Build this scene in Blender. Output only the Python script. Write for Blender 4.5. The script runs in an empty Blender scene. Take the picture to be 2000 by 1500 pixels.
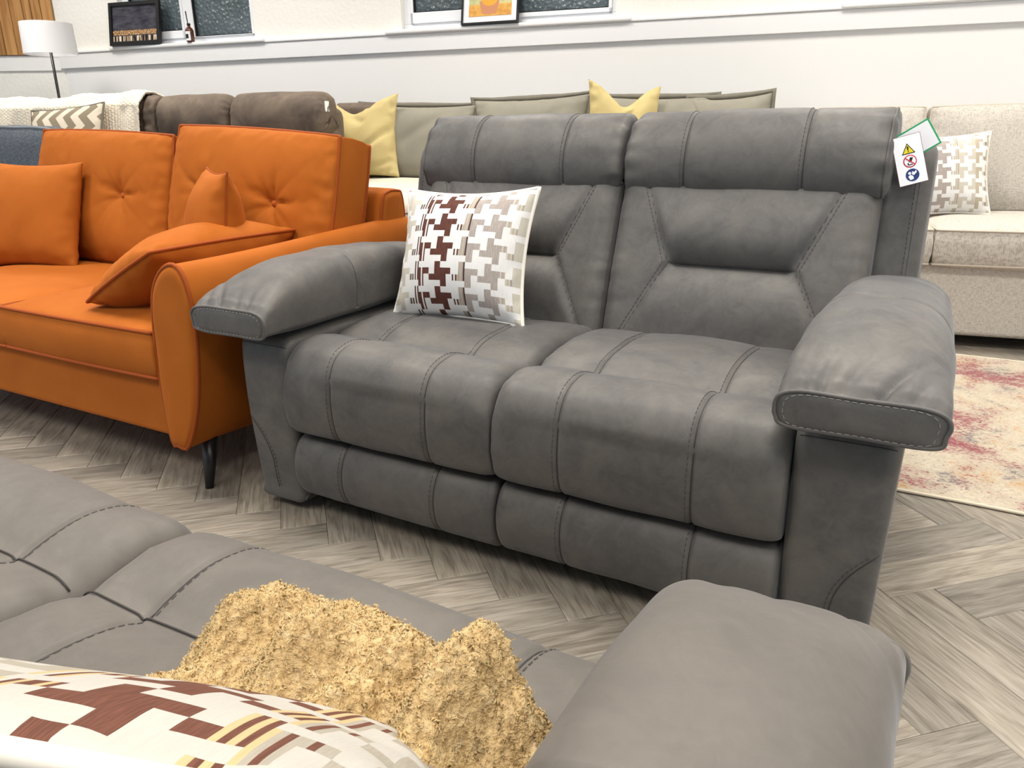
import bpy, bmesh, math, random
from mathutils import Vector, Matrix, noise

random.seed(7)
scene = bpy.context.scene
PI = math.pi
C = bpy.data.collections.new('showroom'); scene.collection.children.link(C)

# ------------------------------------------------------------------ camera
def cam_basis(yaw, pitch, roll):
    cy, sy, cp, sp = math.cos(yaw), math.sin(yaw), math.cos(pitch), math.sin(pitch)
    f = Vector((sy*cp, cy*cp, -sp)); r = Vector((cy, -sy, 0)); u = r.cross(f)
    c, s = math.cos(roll), math.sin(roll)
    return c*r + s*u, -s*r + c*u, f
_r, _u, _f = cam_basis(-.5189, .3186, -.0123)
cam_data = bpy.data.cameras.new('camera'); cam = bpy.data.objects.new('camera', cam_data); C.objects.link(cam)
cam.matrix_world = Matrix(((_r.x, _u.x, -_f.x, .765), (_r.y, _u.y, -_f.y, -1.27), (_r.z, _u.z, -_f.z, .936), (0, 0, 0, 1)))
cam_data.sensor_width = 36; cam_data.lens = 27.0; cam_data.clip_start = .02; cam_data.clip_end = 60
scene.camera = cam

# ------------------------------------------------------------------ world, lights, exposure
world = bpy.data.worlds.new('world'); scene.world = world; world.use_nodes = True
bg = world.node_tree.nodes['Background']; bg.inputs[0].default_value = (.62, .79, 1, 1); bg.inputs[1].default_value = 1.8
scene.view_settings.view_transform = 'Standard'; scene.view_settings.look = 'None'
scene.view_settings.gamma = 1; scene.view_settings.use_curve_mapping = False
scene.view_settings.exposure = -0.38
CEIL = 3.0
PANELS = [(a*math.cos(.1778)-d*math.sin(.1778), a*math.sin(.1778)+d*math.cos(.1778)) for a in (-4.5, -2.8, -1.1, .6, 2.3, 4.0) for d in (-2.2, .1, 2.4)]   # grid squared to the window wall
PANEL_W = 35.0

# ------------------------------------------------------------------ helpers
def mk(name, verts, faces, mat, parent=None, smooth=True, fmats=None, recalc=True):
    me = bpy.data.meshes.new(name); me.from_pydata([tuple(v) for v in verts], [], faces)
    mats = mat if isinstance(mat, (list, tuple)) else [mat]
    for m in mats: me.materials.append(m)
    if fmats: me.polygons.foreach_set('material_index', fmats)
    if recalc:
        bm = bmesh.new(); bm.from_mesh(me); bmesh.ops.recalc_face_normals(bm, faces=bm.faces[:]); bm.to_mesh(me); bm.free()
    me.polygons.foreach_set('use_smooth', [smooth]*len(me.polygons)); me.update()
    o = bpy.data.objects.new(name, me); C.objects.link(o)
    if parent: o.parent = parent
    return o

def tag(o, label=None, cat=None, group=None, kind=None):
    if label: o['label'] = label
    if cat: o['category'] = cat
    if group: o['group'] = group
    if kind: o['kind'] = kind
    return o

def empty(name, loc=(0, 0, 0), rz=0, label=None, cat=None, group=None):
    o = bpy.data.objects.new(name, None); C.objects.link(o); o.location = loc; o.rotation_euler = (0, 0, rz); o.empty_display_size = .1
    return tag(o, label, cat, group)

def boxv(x0, x1, y0, y1, z0, z1):
    v = [Vector((x, y, z)) for z in (z0, z1) for x, y in ((x0, y0), (x1, y0), (x1, y1), (x0, y1))]
    f = [(3, 2, 1, 0), (4, 5, 6, 7), (0, 1, 5, 4), (1, 2, 6, 5), (2, 3, 7, 6), (3, 0, 4, 7)]
    return v, f

def join(parts):
    V, F = [], []
    for v, f in parts:
        b = len(V); V += list(v); F += [tuple(i+b for i in q) for q in f]
    return V, F

def bevel_obj(o, w=.01, seg=2):
    m = o.modifiers.new('bevel', 'BEVEL'); m.width = w; m.segments = seg; m.limit_method = 'ANGLE'
    n = o.modifiers.new('wn', 'WEIGHTED_NORMAL'); n.keep_sharp = True
    return o

def box(name, x0, x1, y0, y1, z0, z1, mat, parent=None, bev=0, seg=2):
    v, f = boxv(x0, x1, y0, y1, z0, z1)
    o = mk(name, v, f, mat, parent, smooth=bev > 0)
    if bev: bevel_obj(o, bev, seg)
    return o

def tubev(pts, r, n=6, closed=False):
    pts = [Vector(p) for p in pts]; N = len(pts); V, F = [], []
    up = None
    for i, p in enumerate(pts):
        if closed: t = pts[(i+1) % N] - pts[i-1]
        else: t = pts[min(i+1, N-1)] - pts[max(i-1, 0)]
        if t.length < 1e-9: t = Vector((0, 0, 1))
        t.normalize()
        if up is None:
            a = Vector((0, 0, 1)) if abs(t.z) < .9 else Vector((1, 0, 0))
            up = (a - t*a.dot(t)).normalized()
        else:
            up = up - t*up.dot(t)
            up = up.normalized() if up.length > 1e-6 else t.orthogonal().normalized()
        b = t.cross(up)
        rr = r[i] if isinstance(r, (list, tuple)) else r
        for k in range(n):
            a = 2*PI*k/n
            V.append(p + (up*math.cos(a) + b*math.sin(a))*rr)
    M = N if closed else N-1
    for i in range(M):
        for k in range(n):
            j = (i+1) % N
            F.append((i*n+k, i*n+(k+1) % n, j*n+(k+1) % n, j*n+k))
    if not closed:
        F.append(tuple(range(n-1, -1, -1))); F.append(tuple((N-1)*n+k for k in range(n)))
    return V, F

def tube(name, pts, r, mat, parent=None, n=6, closed=False):
    v, f = tubev(pts, r, n, closed); return mk(name, v, f, mat, parent)

def catmull(pts, n, closed=True):
    """resample control points to n points of even spacing; returns points and the position of each control point"""
    P = [Vector(p) for p in pts]; N = len(P); raw = []; idx = []
    M = N if closed else N-1
    g = (lambda i: P[i % N]) if closed else (lambda i: P[max(0, min(N-1, i))])
    S = 12
    for i in range(M):
        idx.append(len(raw))
        p0, p1, p2, p3 = g(i-1), g(i), g(i+1), g(i+2)
        for s in range(S):
            t = s/S
            raw.append(.5*((2*p1) + (p2-p0)*t + (2*p0-5*p1+4*p2-p3)*t*t + (3*p1-p0-3*p2+p3)*t**3))
    if not closed: idx.append(len(raw)); raw.append(P[-1].copy())
    L = [0]
    for i in range(1, len(raw)): L.append(L[-1] + (raw[i]-raw[i-1]).length)
    tot = L[-1] + ((raw[0]-raw[-1]).length if closed else 0)
    out = []; j = 0
    for k in range(n):
        s = tot*k/(n if closed else n-1)
        while j < len(L)-2 and L[j+1] < s: j += 1
        if s > L[-1] and closed:
            q = (s-L[-1])/max(1e-9, tot-L[-1]); out.append(raw[-1].lerp(raw[0], q))
        else:
            q = (s-L[j])/max(1e-9, L[j+1]-L[j]); out.append(raw[j].lerp(raw[j+1], min(1, q)))
    return out, [L[i]/tot for i in idx]

def smooth(e0, e1, x):
    t = max(0., min(1., (x-e0)/(e1-e0))); return t*t*(3-2*t)
def gauss(x, w): return math.exp(-(x/w)**2)

class Sweep:
    """upholstered block: a (y,z) outline carried along x, rounded off at both ends, with sewn-in seams"""
    def __init__(s, prof, x0, x1, r=.03, seams=(), groove=.007, gw=.006, crown=0., n=96, amp=.002, freq=9., post=None, disp=None, seed=0, rf=None):
        s.c, s.tc = catmull([(p[0], p[1], 0) for p in prof], n); s.n = n
        a = sum(s.c[i].x*s.c[(i+1) % n].y - s.c[(i+1) % n].x*s.c[i].y for i in range(n))
        s.nm = []
        for i in range(n):
            t = s.c[(i+1) % n] - s.c[i-1]; q = Vector((t.y, -t.x, 0)).normalized()
            s.nm.append(q if a > 0 else -q)
        s.x0, s.x1, s.r, s.seams, s.groove, s.gw, s.crown = x0, x1, r, seams, groove, gw, crown
        s.amp, s.freq, s.post, s.disp, s.seed, s.rf = amp, freq, post, disp, seed, rf
    def P(s, x, t, lift=0.):
        k = (t % 1.)*s.n; i = int(k) % s.n; q = k-int(k); j = (i+1) % s.n
        c = s.c[i].lerp(s.c[j], q); nm = s.nm[i].lerp(s.nm[j], q).normalized()
        d = min(x-s.x0, s.x1-x); e = 0.
        if d < s.r: b = 1-max(0, d)/s.r; e = s.r*(1-math.sqrt(max(0, 1-b*b)))*(s.rf(c.x, c.y) if s.rf else 1)
        for m in s.seams: e += s.groove*gauss(x-m, s.gw) + .12*s.groove*gauss(x-m, s.gw*5)
        h = (x-(s.x0+s.x1)/2)/((s.x1-s.x0)/2); e += s.crown*h*h*(1 if d >= 0 else 0)
        if s.amp: e -= s.amp*noise.noise(Vector((x*s.freq+s.seed, c.x*s.freq, c.y*s.freq)))
        if s.disp: e -= s.disp(x, c.x, c.y)
        p = Vector((x, c.x - nm.x*(e-lift), c.y - nm.y*(e-lift)))
        return s.post(p) if s.post else p
    def mesh(s, nx=36):
        xs = [s.x0 + s.r*(1-math.sin(math.radians(a))) for a in (90, 78, 65, 50, 35, 18, 0)]
        xs += [s.x1 - s.r*(1-math.sin(math.radians(a))) for a in (90, 78, 65, 50, 35, 18, 0)]
        a, b = s.x0+s.r, s.x1-s.r
        xs += [a+(b-a)*i/nx for i in range(1, nx)]
        for m in s.seams: xs += [m+q*s.gw for q in (-2.2, -1.4, -.8, -.35, 0, .35, .8, 1.4, 2.2)]
        xs = sorted(xs); ys = [xs[0]]
        for x in xs[1:]:
            if x-ys[-1] > 3e-4: ys.append(x)
        n = s.n; V = []; F = []
        for x in ys: V += [s.P(x, k/n) for k in range(n)]
        m = len(ys)
        for i in range(m-1):
            for k in range(n): F.append((i*n+k, i*n+(k+1) % n, (i+1)*n+(k+1) % n, (i+1)*n+k))
        for e in (0, m-1):
            ring = [V[e*n+k] for k in range(n)]; cen = sum(ring, Vector())/n
            b0 = len(V); V += [p.lerp(cen, .4) for p in ring]; V.append(cen)
            for k in range(n):
                F.append((e*n+k, e*n+(k+1) % n, b0+(k+1) % n, b0+k)); F.append((b0+k, b0+(k+1) % n, b0+n))
        return V, F
    def line(s, x, t0, t1, n=60, lift=.0005): return [s.P(x, t0+(t1-t0)*i/(n-1), lift) for i in range(n)]
    def across(s, t, x0, x1, n=60, lift=.0005): return [s.P(x0+(x1-x0)*i/(n-1), t, lift) for i in range(n)]

def dashes(pts, dash=.0065, gap=.0045, r=.0011):
    """thread: short stitches along a line"""
    out = []; L = [0]
    for i in range(1, len(pts)): L.append(L[-1] + (pts[i]-pts[i-1]).length)
    def at(s):
        for j in range(len(L)-1):
            if L[j+1] >= s: return pts[j].lerp(pts[j+1], (s-L[j])/max(1e-9, L[j+1]-L[j]))
        return pts[-1]
    s = gap; j = 0
    while s+dash < L[-1]:
        out.append(tubev([at(s), at(s+dash)], r, 4)); s += dash+gap
    return join(out) if out else ([], [])

def stitch_obj(lines, parent, mat, r=.0008, name='stitching'):
    for l in lines:
        v, f = dashes(l, r=r); tag(mk(name, v, f, mat, parent, smooth=False), kind='stuff')
def seam_obj(lines, parent, mat, r=.0016, name='seam'):
    for l in lines:
        v, f = tubev(l, r*.55, 6); mk(name, v, f, mat, parent)

def surf(fn, nu, nv, us=None, vs=None):
    us = us or [i/(nu-1) for i in range(nu)]; vs = vs or [i/(nv-1) for i in range(nv)]
    V = [fn(u, v) for v in vs for u in us]; n = len(us); m = len(vs)
    F = [(j*n+i, j*n+i+1, (j+1)*n+i+1, (j+1)*n+i) for j in range(m-1) for i in range(n-1)]
    return V, F

# ------------------------------------------------------------------ materials
def mat(name, col, rough=.6, spec=.4, sheen=0., metal=0.):
    m = bpy.data.materials.new(name); m.use_nodes = True; b = m.node_tree.nodes['Principled BSDF']
    b.inputs['Base Color'].default_value = (*col, 1); b.inputs['Roughness'].default_value = rough
    b.inputs['Specular IOR Level'].default_value = spec; b.inputs['Metallic'].default_value = metal
    if sheen: b.inputs['Sheen Weight'].default_value = sheen; b.inputs['Sheen Roughness'].default_value = .4; b.inputs['Sheen Tint'].default_value = (*[min(1, c*1.5+.05) for c in col], 1)
    return m
def N(m, t, **k):
    n = m.node_tree.nodes.new(t)
    for a, b in k.items():
        if a in n.inputs: n.inputs[a].default_value = b
        else: setattr(n, a, b)
    return n
def link(m, a, b): m.node_tree.links.new(a, b)
def bsdf(m): return m.node_tree.nodes['Principled BSDF']
def ramp(m, fac, stops):
    r = N(m, 'ShaderNodeValToRGB'); e = r.color_ramp.elements
    while len(e) < len(stops): e.new(.5)
    for q, (p, c) in zip(e, stops): q.position = p; q.color = (*c, 1)
    link(m, fac, r.inputs[0]); return r
def bump(m, h, strength=.3, dist=.002):
    b = N(m, 'ShaderNodeBump'); b.inputs['Strength'].default_value = strength; b.inputs['Distance'].default_value = dist
    link(m, h, b.inputs['Height']); link(m, b.outputs[0], bsdf(m).inputs['Normal']); return b
def tex(m, scale, detail=4, rough=.55, coord='Object', stretch=None, dist=0.):
    tc = N(m, 'ShaderNodeTexCoord'); n = N(m, 'ShaderNodeTexNoise')
    n.inputs['Scale'].default_value = scale; n.inputs['Detail'].default_value = detail; n.inputs['Roughness'].default_value = rough; n.inputs['Distortion'].default_value = dist
    if stretch:
        mp = N(m, 'ShaderNodeMapping'); mp.inputs['Scale'].default_value = stretch; link(m, tc.outputs[coord], mp.inputs[0]); link(m, mp.outputs[0], n.inputs['Vector'])
    else: link(m, tc.outputs[coord], n.inputs['Vector'])
    return n

def mottled(name, c0, c1, scale=9, rough=.5, spec=.4, sheen=0., fine=350, bstr=.15, r1=None):
    m = mat(name, c0, rough, spec, sheen)
    a = tex(m, scale, 6, .62, dist=.6); r = ramp(m, a.outputs['Fac'], [(.34, c0), (.68, c1)]); link(m, r.outputs[0], bsdf(m).inputs['Base Color'])
    f = tex(m, fine, 2); bump(m, f.outputs['Fac'], bstr, .0006)
    if r1 is not None:
        q = N(m, 'ShaderNodeMapRange'); q.inputs[1].default_value = .35; q.inputs[2].default_value = .65; q.inputs[3].default_value = rough; q.inputs[4].default_value = r1
        link(m, a.outputs['Fac'], q.inputs[0]); link(m, q.outputs[0], bsdf(m).inputs['Roughness'])
    return m

def woven(name, c0, c1, freq=260, rough=.85, bstr=.5):
    """plain weave of two yarn colours with slubs"""
    m = mat(name, c0, rough, .2, .15)
    a = tex(m, 1, 2, .5, stretch=(freq*1.7, freq*.22, freq*.22)); b = tex(m, 1, 2, .5, stretch=(freq*.22, freq*.22, freq*1.7))
    mx = N(m, 'ShaderNodeMath', operation='ADD'); link(m, a.outputs['Fac'], mx.inputs[0]); link(m, b.outputs['Fac'], mx.inputs[1])
    hf = N(m, 'ShaderNodeMath', operation='MULTIPLY'); hf.inputs[1].default_value = .5; link(m, mx.outputs[0], hf.inputs[0])
    r = ramp(m, hf.outputs[0], [(.42, c1), (.54, c0)]); link(m, r.outputs[0], bsdf(m).inputs['Base Color'])
    bump(m, hf.outputs[0], bstr, .0015); return m

M = {}
def leather(name, c0, c1, c2, rough, spec):
    m = mat(name, c0, rough, spec); b = bsdf(m)
    b.inputs['Sheen Weight'].default_value = .16; b.inputs['Sheen Roughness'].default_value = .35; b.inputs['Sheen Tint'].default_value = (.80, .88, 1, 1)  # blue sheen tint imitates cool window glare on upright faces
    a = tex(m, 8, 5, .6, dist=.8); d = tex(m, 34, 8, .7, dist=1.2); f = tex(m, 420, 2)
    mx = N(m, 'ShaderNodeMath', operation='MULTIPLY_ADD'); link(m, d.outputs['Fac'], mx.inputs[0]); mx.inputs[1].default_value = .55; link(m, a.outputs['Fac'], mx.inputs[2])
    q = N(m, 'ShaderNodeMapRange'); q.inputs[1].default_value = .55; q.inputs[2].default_value = 1.0; link(m, mx.outputs[0], q.inputs[0])
    r = ramp(m, q.outputs[0], [(.12, c0), (.5, c1), (.9, c2)]); link(m, r.outputs[0], b.inputs['Base Color'])
    e = N(m, 'ShaderNodeMapRange'); e.inputs[3].default_value = rough+.06; e.inputs[4].default_value = rough-.05; link(m, q.outputs[0], e.inputs[0]); link(m, e.outputs[0], b.inputs['Roughness'])
    g = N(m, 'ShaderNodeMath', operation='MULTIPLY_ADD'); link(m, d.outputs['Fac'], g.inputs[0]); g.inputs[1].default_value = .12; link(m, f.outputs['Fac'], g.inputs[2])
    bump(m, g.outputs[0], .12, .0007); return m
M['leather'] = leather('grey faux leather', (.066, .063, .061), (.085, .081, .077), (.106, .099, .090), .54, .47)
M['leather_fg'] = leather('warm grey faux leather', (.104, .094, .083), (.116, .105, .093), (.130, .118, .104), .55, .42)
M['thread'] = mat('grey thread', (.20, .19, .185), .7)
M['thread_fg'] = mat('warm grey thread', (.075, .068, .062), .7)
M['thread_dark'] = mat('dark grey thread', (.055, .05, .05), .7)
M['seam'] = mat('seam cord', (.035, .032, .031), .6)
M['black'] = mat('black felt', (.012, .012, .013), .9)
M['black_leg'] = mat('black lacquered wood', (.013, .012, .012), .35)
M['orange'] = mottled('orange velvet', (.345, .092, .010), (.395, .112, .014), 5, .75, .12, .22, 600, .1)
M['orange_pipe'] = mat('orange piping', (.30, .062, .008), .7, .2, .2)
M['orange_btn'] = mat('orange button', (.36, .08, .010), .7, .2, .4)
M['white'] = mat('white paint', (.85, .85, .84), .55, .3)
M['gloss_white'] = mat('white gloss paint', (.83, .835, .84), .30, .45)
M['upvc'] = mat('white window plastic', (.86, .88, .91), .28, .5)
M['plaster'] = mat('woodchip wall', (.865, .85, .80), .8, .2)
_t = tex(M['plaster'], 38, 3); bump(M['plaster'], _t.outputs['Fac'], .55, .006)
M['ceiling'] = mat('ceiling', (.85, .85, .84), .9)
M['sub'] = mat('underlay', (.10, .09, .078), .9)
M['lamp_led'] = mat('led panel frame', (.85, .85, .85), .5)
M['cream'] = woven('cream weave', (.55, .515, .46), (.39, .36, .315), 260, .85, .7)
M['cream_pipe'] = mat('beige piping', (.52, .46, .38), .85)
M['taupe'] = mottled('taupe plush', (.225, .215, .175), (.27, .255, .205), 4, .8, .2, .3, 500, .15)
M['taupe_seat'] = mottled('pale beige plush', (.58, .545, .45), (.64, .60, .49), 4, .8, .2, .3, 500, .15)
M['taupe_trim'] = mat('olive grey trim', (.17, .16, .125), .85)
M['brown'] = mottled('brown suede', (.085, .065, .052), (.175, .135, .10), 6, .75, .25, .35, 400, .2)
M['yellow'] = mottled('straw yellow velvet', (.46, .375, .165), (.53, .435, .205), 6, .75, .2, .5, 500, .15)
M['knit'] = mat('cream knit', (.84, .76, .62), .95, .15, .3)
_t = tex(M['knit'], 1, 3, .6, stretch=(60, 60, 150)); bump(M['knit'], _t.outputs['Fac'], .9, .008)
M['boucle'] = mottled('blue grey boucle', (.045, .055, .07), (.16, .18, .205), 160, .95, .1, .3, 220, .9)
M['boucle_pipe'] = mat('grey blue piping', (.20, .22, .24), .9)
M['shade'] = mat('white lamp shade', (.84, .85, .88), .8)
M['frame_black'] = mat('black picture frame', (.008, .008, .008), .4)
M['amber'] = mat('amber glass', (.09, .022, .008), .12, .6)
M['paper'] = mat('white paper', (.86, .87, .90), .6)

# patterned cushion colours
def cloth(name, c, k=.82):
    m = mat(name, c, .85, .2, .1)
    a = tex(m, 1, 2, .5, stretch=(900, 60, 60)); r = ramp(m, a.outputs['Fac'], [(.36, tuple(x*k for x in c)), (.62, c)])
    link(m, r.outputs[0], bsdf(m).inputs['Base Color']); bump(m, a.outputs['Fac'], .25, .0008); return m
CL = [cloth('white cushion cloth', (.72, .72, .71), .93), cloth('dark brown cloth', (.125, .048, .035), .55), cloth('mauve grey cloth', (.40, .355, .325), .75),
      cloth('pale beige cloth', (.53, .50, .43), .9), cloth('sand cloth', (.45, .39, .30), .9), cloth('dark stripe cloth', (.075, .040, .034), .8)]
CLS = [cloth('ivory cloth', (.47, .455, .415), .95), cloth('chestnut cloth', (.150, .062, .042), .7), cloth('oatmeal cloth', (.36, .33, .275), .9), cloth('butter cloth', (.50, .40, .22), .9)]
M['cord'] = mat('off white cord', (.76, .73, .66), .85)

# ------------------------------------------------------------------ floor
def plank_mat(name, use_attr):
    m = mat(name, (.3, .26, .2), .42, .4)
    tc = N(m, 'ShaderNodeTexCoord')
    if use_attr: rnd = N(m, 'ShaderNodeAttribute', attribute_name='tone').outputs['Fac']; uvn = N(m, 'ShaderNodeAttribute', attribute_name='plank_pos').outputs['Vector']
    else: rnd = N(m, 'ShaderNodeObjectInfo').outputs['Random']; uvn = tc.outputs['Object']
    sh = N(m, 'ShaderNodeMath', operation='MULTIPLY'); sh.inputs[1].default_value = 37.; link(m, rnd, sh.inputs[0])
    off = N(m, 'ShaderNodeCombineXYZ'); link(m, sh.outputs[0], off.inputs[0]); link(m, sh.outputs[0], off.inputs[1])
    ad = N(m, 'ShaderNodeVectorMath', operation='ADD'); link(m, uvn, ad.inputs[0]); link(m, off.outputs[0], ad.inputs[1])
    def ns(scale, st, det, dist):
        mp = N(m, 'ShaderNodeMapping'); mp.inputs['Scale'].default_value = st; link(m, ad.outputs[0], mp.inputs[0])
        n = N(m, 'ShaderNodeTexNoise'); n.inputs['Scale'].default_value = scale; n.inputs['Detail'].default_value = det; n.inputs['Distortion'].default_value = dist
        link(m, mp.outputs[0], n.inputs['Vector']); return n
    g1 = ns(1., (4, 42, 1), 6, 2.2); g2 = ns(1., (16, 330, 1), 3, .6); g3 = ns(3.2, (1, 2.2, 1), 2, 0)
    a = ramp(m, g1.outputs['Fac'], [(.30, (.165, .145, .118)), (.50, (.268, .242, .204)), (.72, (.345, .318, .275))])
    b = ramp(m, g2.outputs['Fac'], [(.34, (.74, .73, .72)), (.56, (1, 1, 1))])
    mx = N(m, 'ShaderNodeMix', data_type='RGBA', blend_type='MULTIPLY'); mx.inputs['Factor'].default_value = .9
    link(m, a.outputs[0], mx.inputs[6]); link(m, b.outputs[0], mx.inputs[7])
    tone = ramp(m, rnd, [(0, (.80, .80, .80)), (.5, (.98, .97, .96)), (1, (1.12, 1.10, 1.06))])
    m2 = N(m, 'ShaderNodeMix', data_type='RGBA', blend_type='MULTIPLY'); m2.inputs['Factor'].default_value = 1.
    link(m, mx.outputs[2], m2.inputs[6]); link(m, tone.outputs[0], m2.inputs[7])
    cl = ramp(m, g3.outputs['Fac'], [(.35, (.86, .86, .85)), (.65, (1.06, 1.05, 1.04))])
    m3 = N(m, 'ShaderNodeMix', data_type='RGBA', blend_type='MULTIPLY'); m3.inputs['Factor'].default_value = 1.
    link(m, m2.outputs[2], m3.inputs[6]); link(m, cl.outputs[0], m3.inputs[7])
    link(m, m3.outputs[2], bsdf(m).inputs['Base Color']); bump(m, g2.outputs['Fac'], .12, .001); return m
M['plank'] = plank_mat('oak herringbone plank', False); M['plank_far'] = plank_mat('oak herringbone planks', True)

floor = box('floor', -7.5, 6, -6, 5.6, -.12, -.0045, M['sub']); tag(floor, 'grey oak herringbone plank floor', None, kind='structure')
PW, PLN, PN = .112, .56, 5
def plank_verts():
    hl, hw, b = PLN/2-.0004, PW/2-.0004, .0016
    V = [(x*hl, y*hw, -.0045) for x, y in ((-1, -1), (1, -1), (1, 1), (-1, 1))] + [(x*hl, y*hw, -.0010) for x, y in ((-1, -1), (1, -1), (1, 1), (-1, 1))]
    V += [(x*(hl-b), y*(hw-b), 0) for x, y in ((-1, -1), (1, -1), (1, 1), (-1, 1))]
    F = [(0, 1, 5, 4), (1, 2, 6, 5), (2, 3, 7, 6), (3, 0, 4, 7), (4, 5, 9, 8), (5, 6, 10, 9), (6, 7, 11, 10), (7, 4, 8, 11), (8, 9, 10, 11)]
    return [Vector(v) for v in V], F
PV, PF = plank_verts()
OX, OY = .047-5*PW*.70711, -.075+5*PW*.70711
planks = []
for gx in range(-120, 120):
    for gy in range(-120, 120):
        k = (gx-gy) % (2*PN)
        if k == 0: cx, cy, a = gx+PN/2, gy+.5, -PI/4
        elif k == 2*PN-1: cx, cy, a = gx+.5, gy+PN/2, PI/4
        else: continue
        x, y = OX+PW*.70711*(cx+cy), OY+PW*.70711*(cy-cx)
        if -7.2 < x < 5.7 and -5.7 < y < 5.3: planks.append((x, y, a))
def plank_key(p):
    x, y, _ = p   # nearest seen floor first
    return min(math.hypot(x-.95, (y-.15)*.7), math.hypot((x+.25)*.45, (y+.15)*1.2), math.hypot((x+1.5)*.55, (y+.35)*1.0))
planks.sort(key=plank_key)
first = mk('plank', PV, PF, M['plank'], floor, smooth=False)
first.location = (*planks[0][:2], 0); first.rotation_euler = (0, 0, planks[0][2])
for x, y, a in planks[1:290]:
    o = first.copy(); C.objects.link(o); o.parent = floor; o.location = (x, y, 0); o.rotation_euler = (0, 0, a if random.random() < .5 else a+PI)
V, F, tone, pos = [], [], [], []
for x, y, a in planks[290:]:
    c, s = math.cos(a), math.sin(a); b = len(V); t = random.random()
    for v in PV: V.append((x+c*v.x-s*v.y, y+s*v.x+c*v.y, v.z)); tone.append(t); pos += [v.x, v.y, v.z]
    F += [tuple(i+b for i in f) for f in PF]
rest = mk('planks', V, F, M['plank_far'], floor, smooth=False, recalc=False); tag(rest, kind='stuff')
rest.data.attributes.new('tone', 'FLOAT', 'POINT').data.foreach_set('value', tone)
rest.data.attributes.new('plank_pos', 'FLOAT_VECTOR', 'POINT').data.foreach_set('vector', pos)

# ------------------------------------------------------------------ walls, rail, windows (wall frame: a = along the window wall, D = away from the camera)
WA = .1778
WM = Matrix.Rotation(WA, 4, 'Z')
def W(a, D, z): return WM @ Vector((a, D, z))
def wparts(boxes): 
    return join([([WM @ v for v in boxv(*b)[0]], boxv(*b)[1]) for b in boxes])
WD = 3.5; CORNER = -4.82
WIN = [(-4.22, -3.06), (-1.93, -.53), (.80, 2.2)]; WZ0, WZ1 = 1.545, 2.45
bxs = [(CORNER, 5.2, WD, WD+.3, -.1, WZ0), (CORNER, 5.2, WD, WD+.3, WZ1, CEIL)]
e = [CORNER] + [q for w in WIN for q in w] + [5.2]
for i in range(0, len(e), 2): bxs.append((e[i], e[i+1], WD, WD+.3, WZ0, WZ1))
v, f = wparts(bxs); tag(mk('wall_back', v, f, M['plaster'], smooth=False), kind='structure')
# smooth painted lower wall below the rail
v, f = wparts([(CORNER+.004, 5.2, WD-.006, WD, 0, 1.44)]); tag(mk('wall_back_lower', v, f, M['white'], smooth=False), kind='structure')
v, f = wparts([(CORNER-.02, 5.2, WD-.028, WD, 1.427, 1.530), (CORNER-.02, 5.2, WD-.036, WD, 1.530, 1.546)])
o = mk('trim_1', v, f, M['gloss_white'], smooth=True); bevel_obj(o, .004); tag(o, kind='structure')
def win_glass():
    m = mat('obscured window glass', (.050, .085, .105), .16, .6)
    n = tex(m, 13, 4, .6, dist=2.4); q = tex(m, 3.0, 2, .5)
    v = N(m, 'ShaderNodeTexVoronoi'); v.inputs['Scale'].default_value = 42; tc = N(m, 'ShaderNodeTexCoord'); link(m, tc.outputs['Object'], v.inputs['Vector'])
    r = ramp(m, q.outputs['Fac'], [(.3, (.070, .092, .102)), (.7, (.115, .150, .168))]); link(m, r.outputs[0], bsdf(m).inputs['Base Color'])
    ad = N(m, 'ShaderNodeMath', operation='ADD'); link(m, n.outputs['Fac'], ad.inputs[0]); link(m, v.outputs['Distance'], ad.inputs[1])
    bump(m, ad.outputs[0], .7, .01); return m
M['glass'] = win_glass()
M['gasket'] = mat('black window gasket', (.01, .01, .012), .6)
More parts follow.
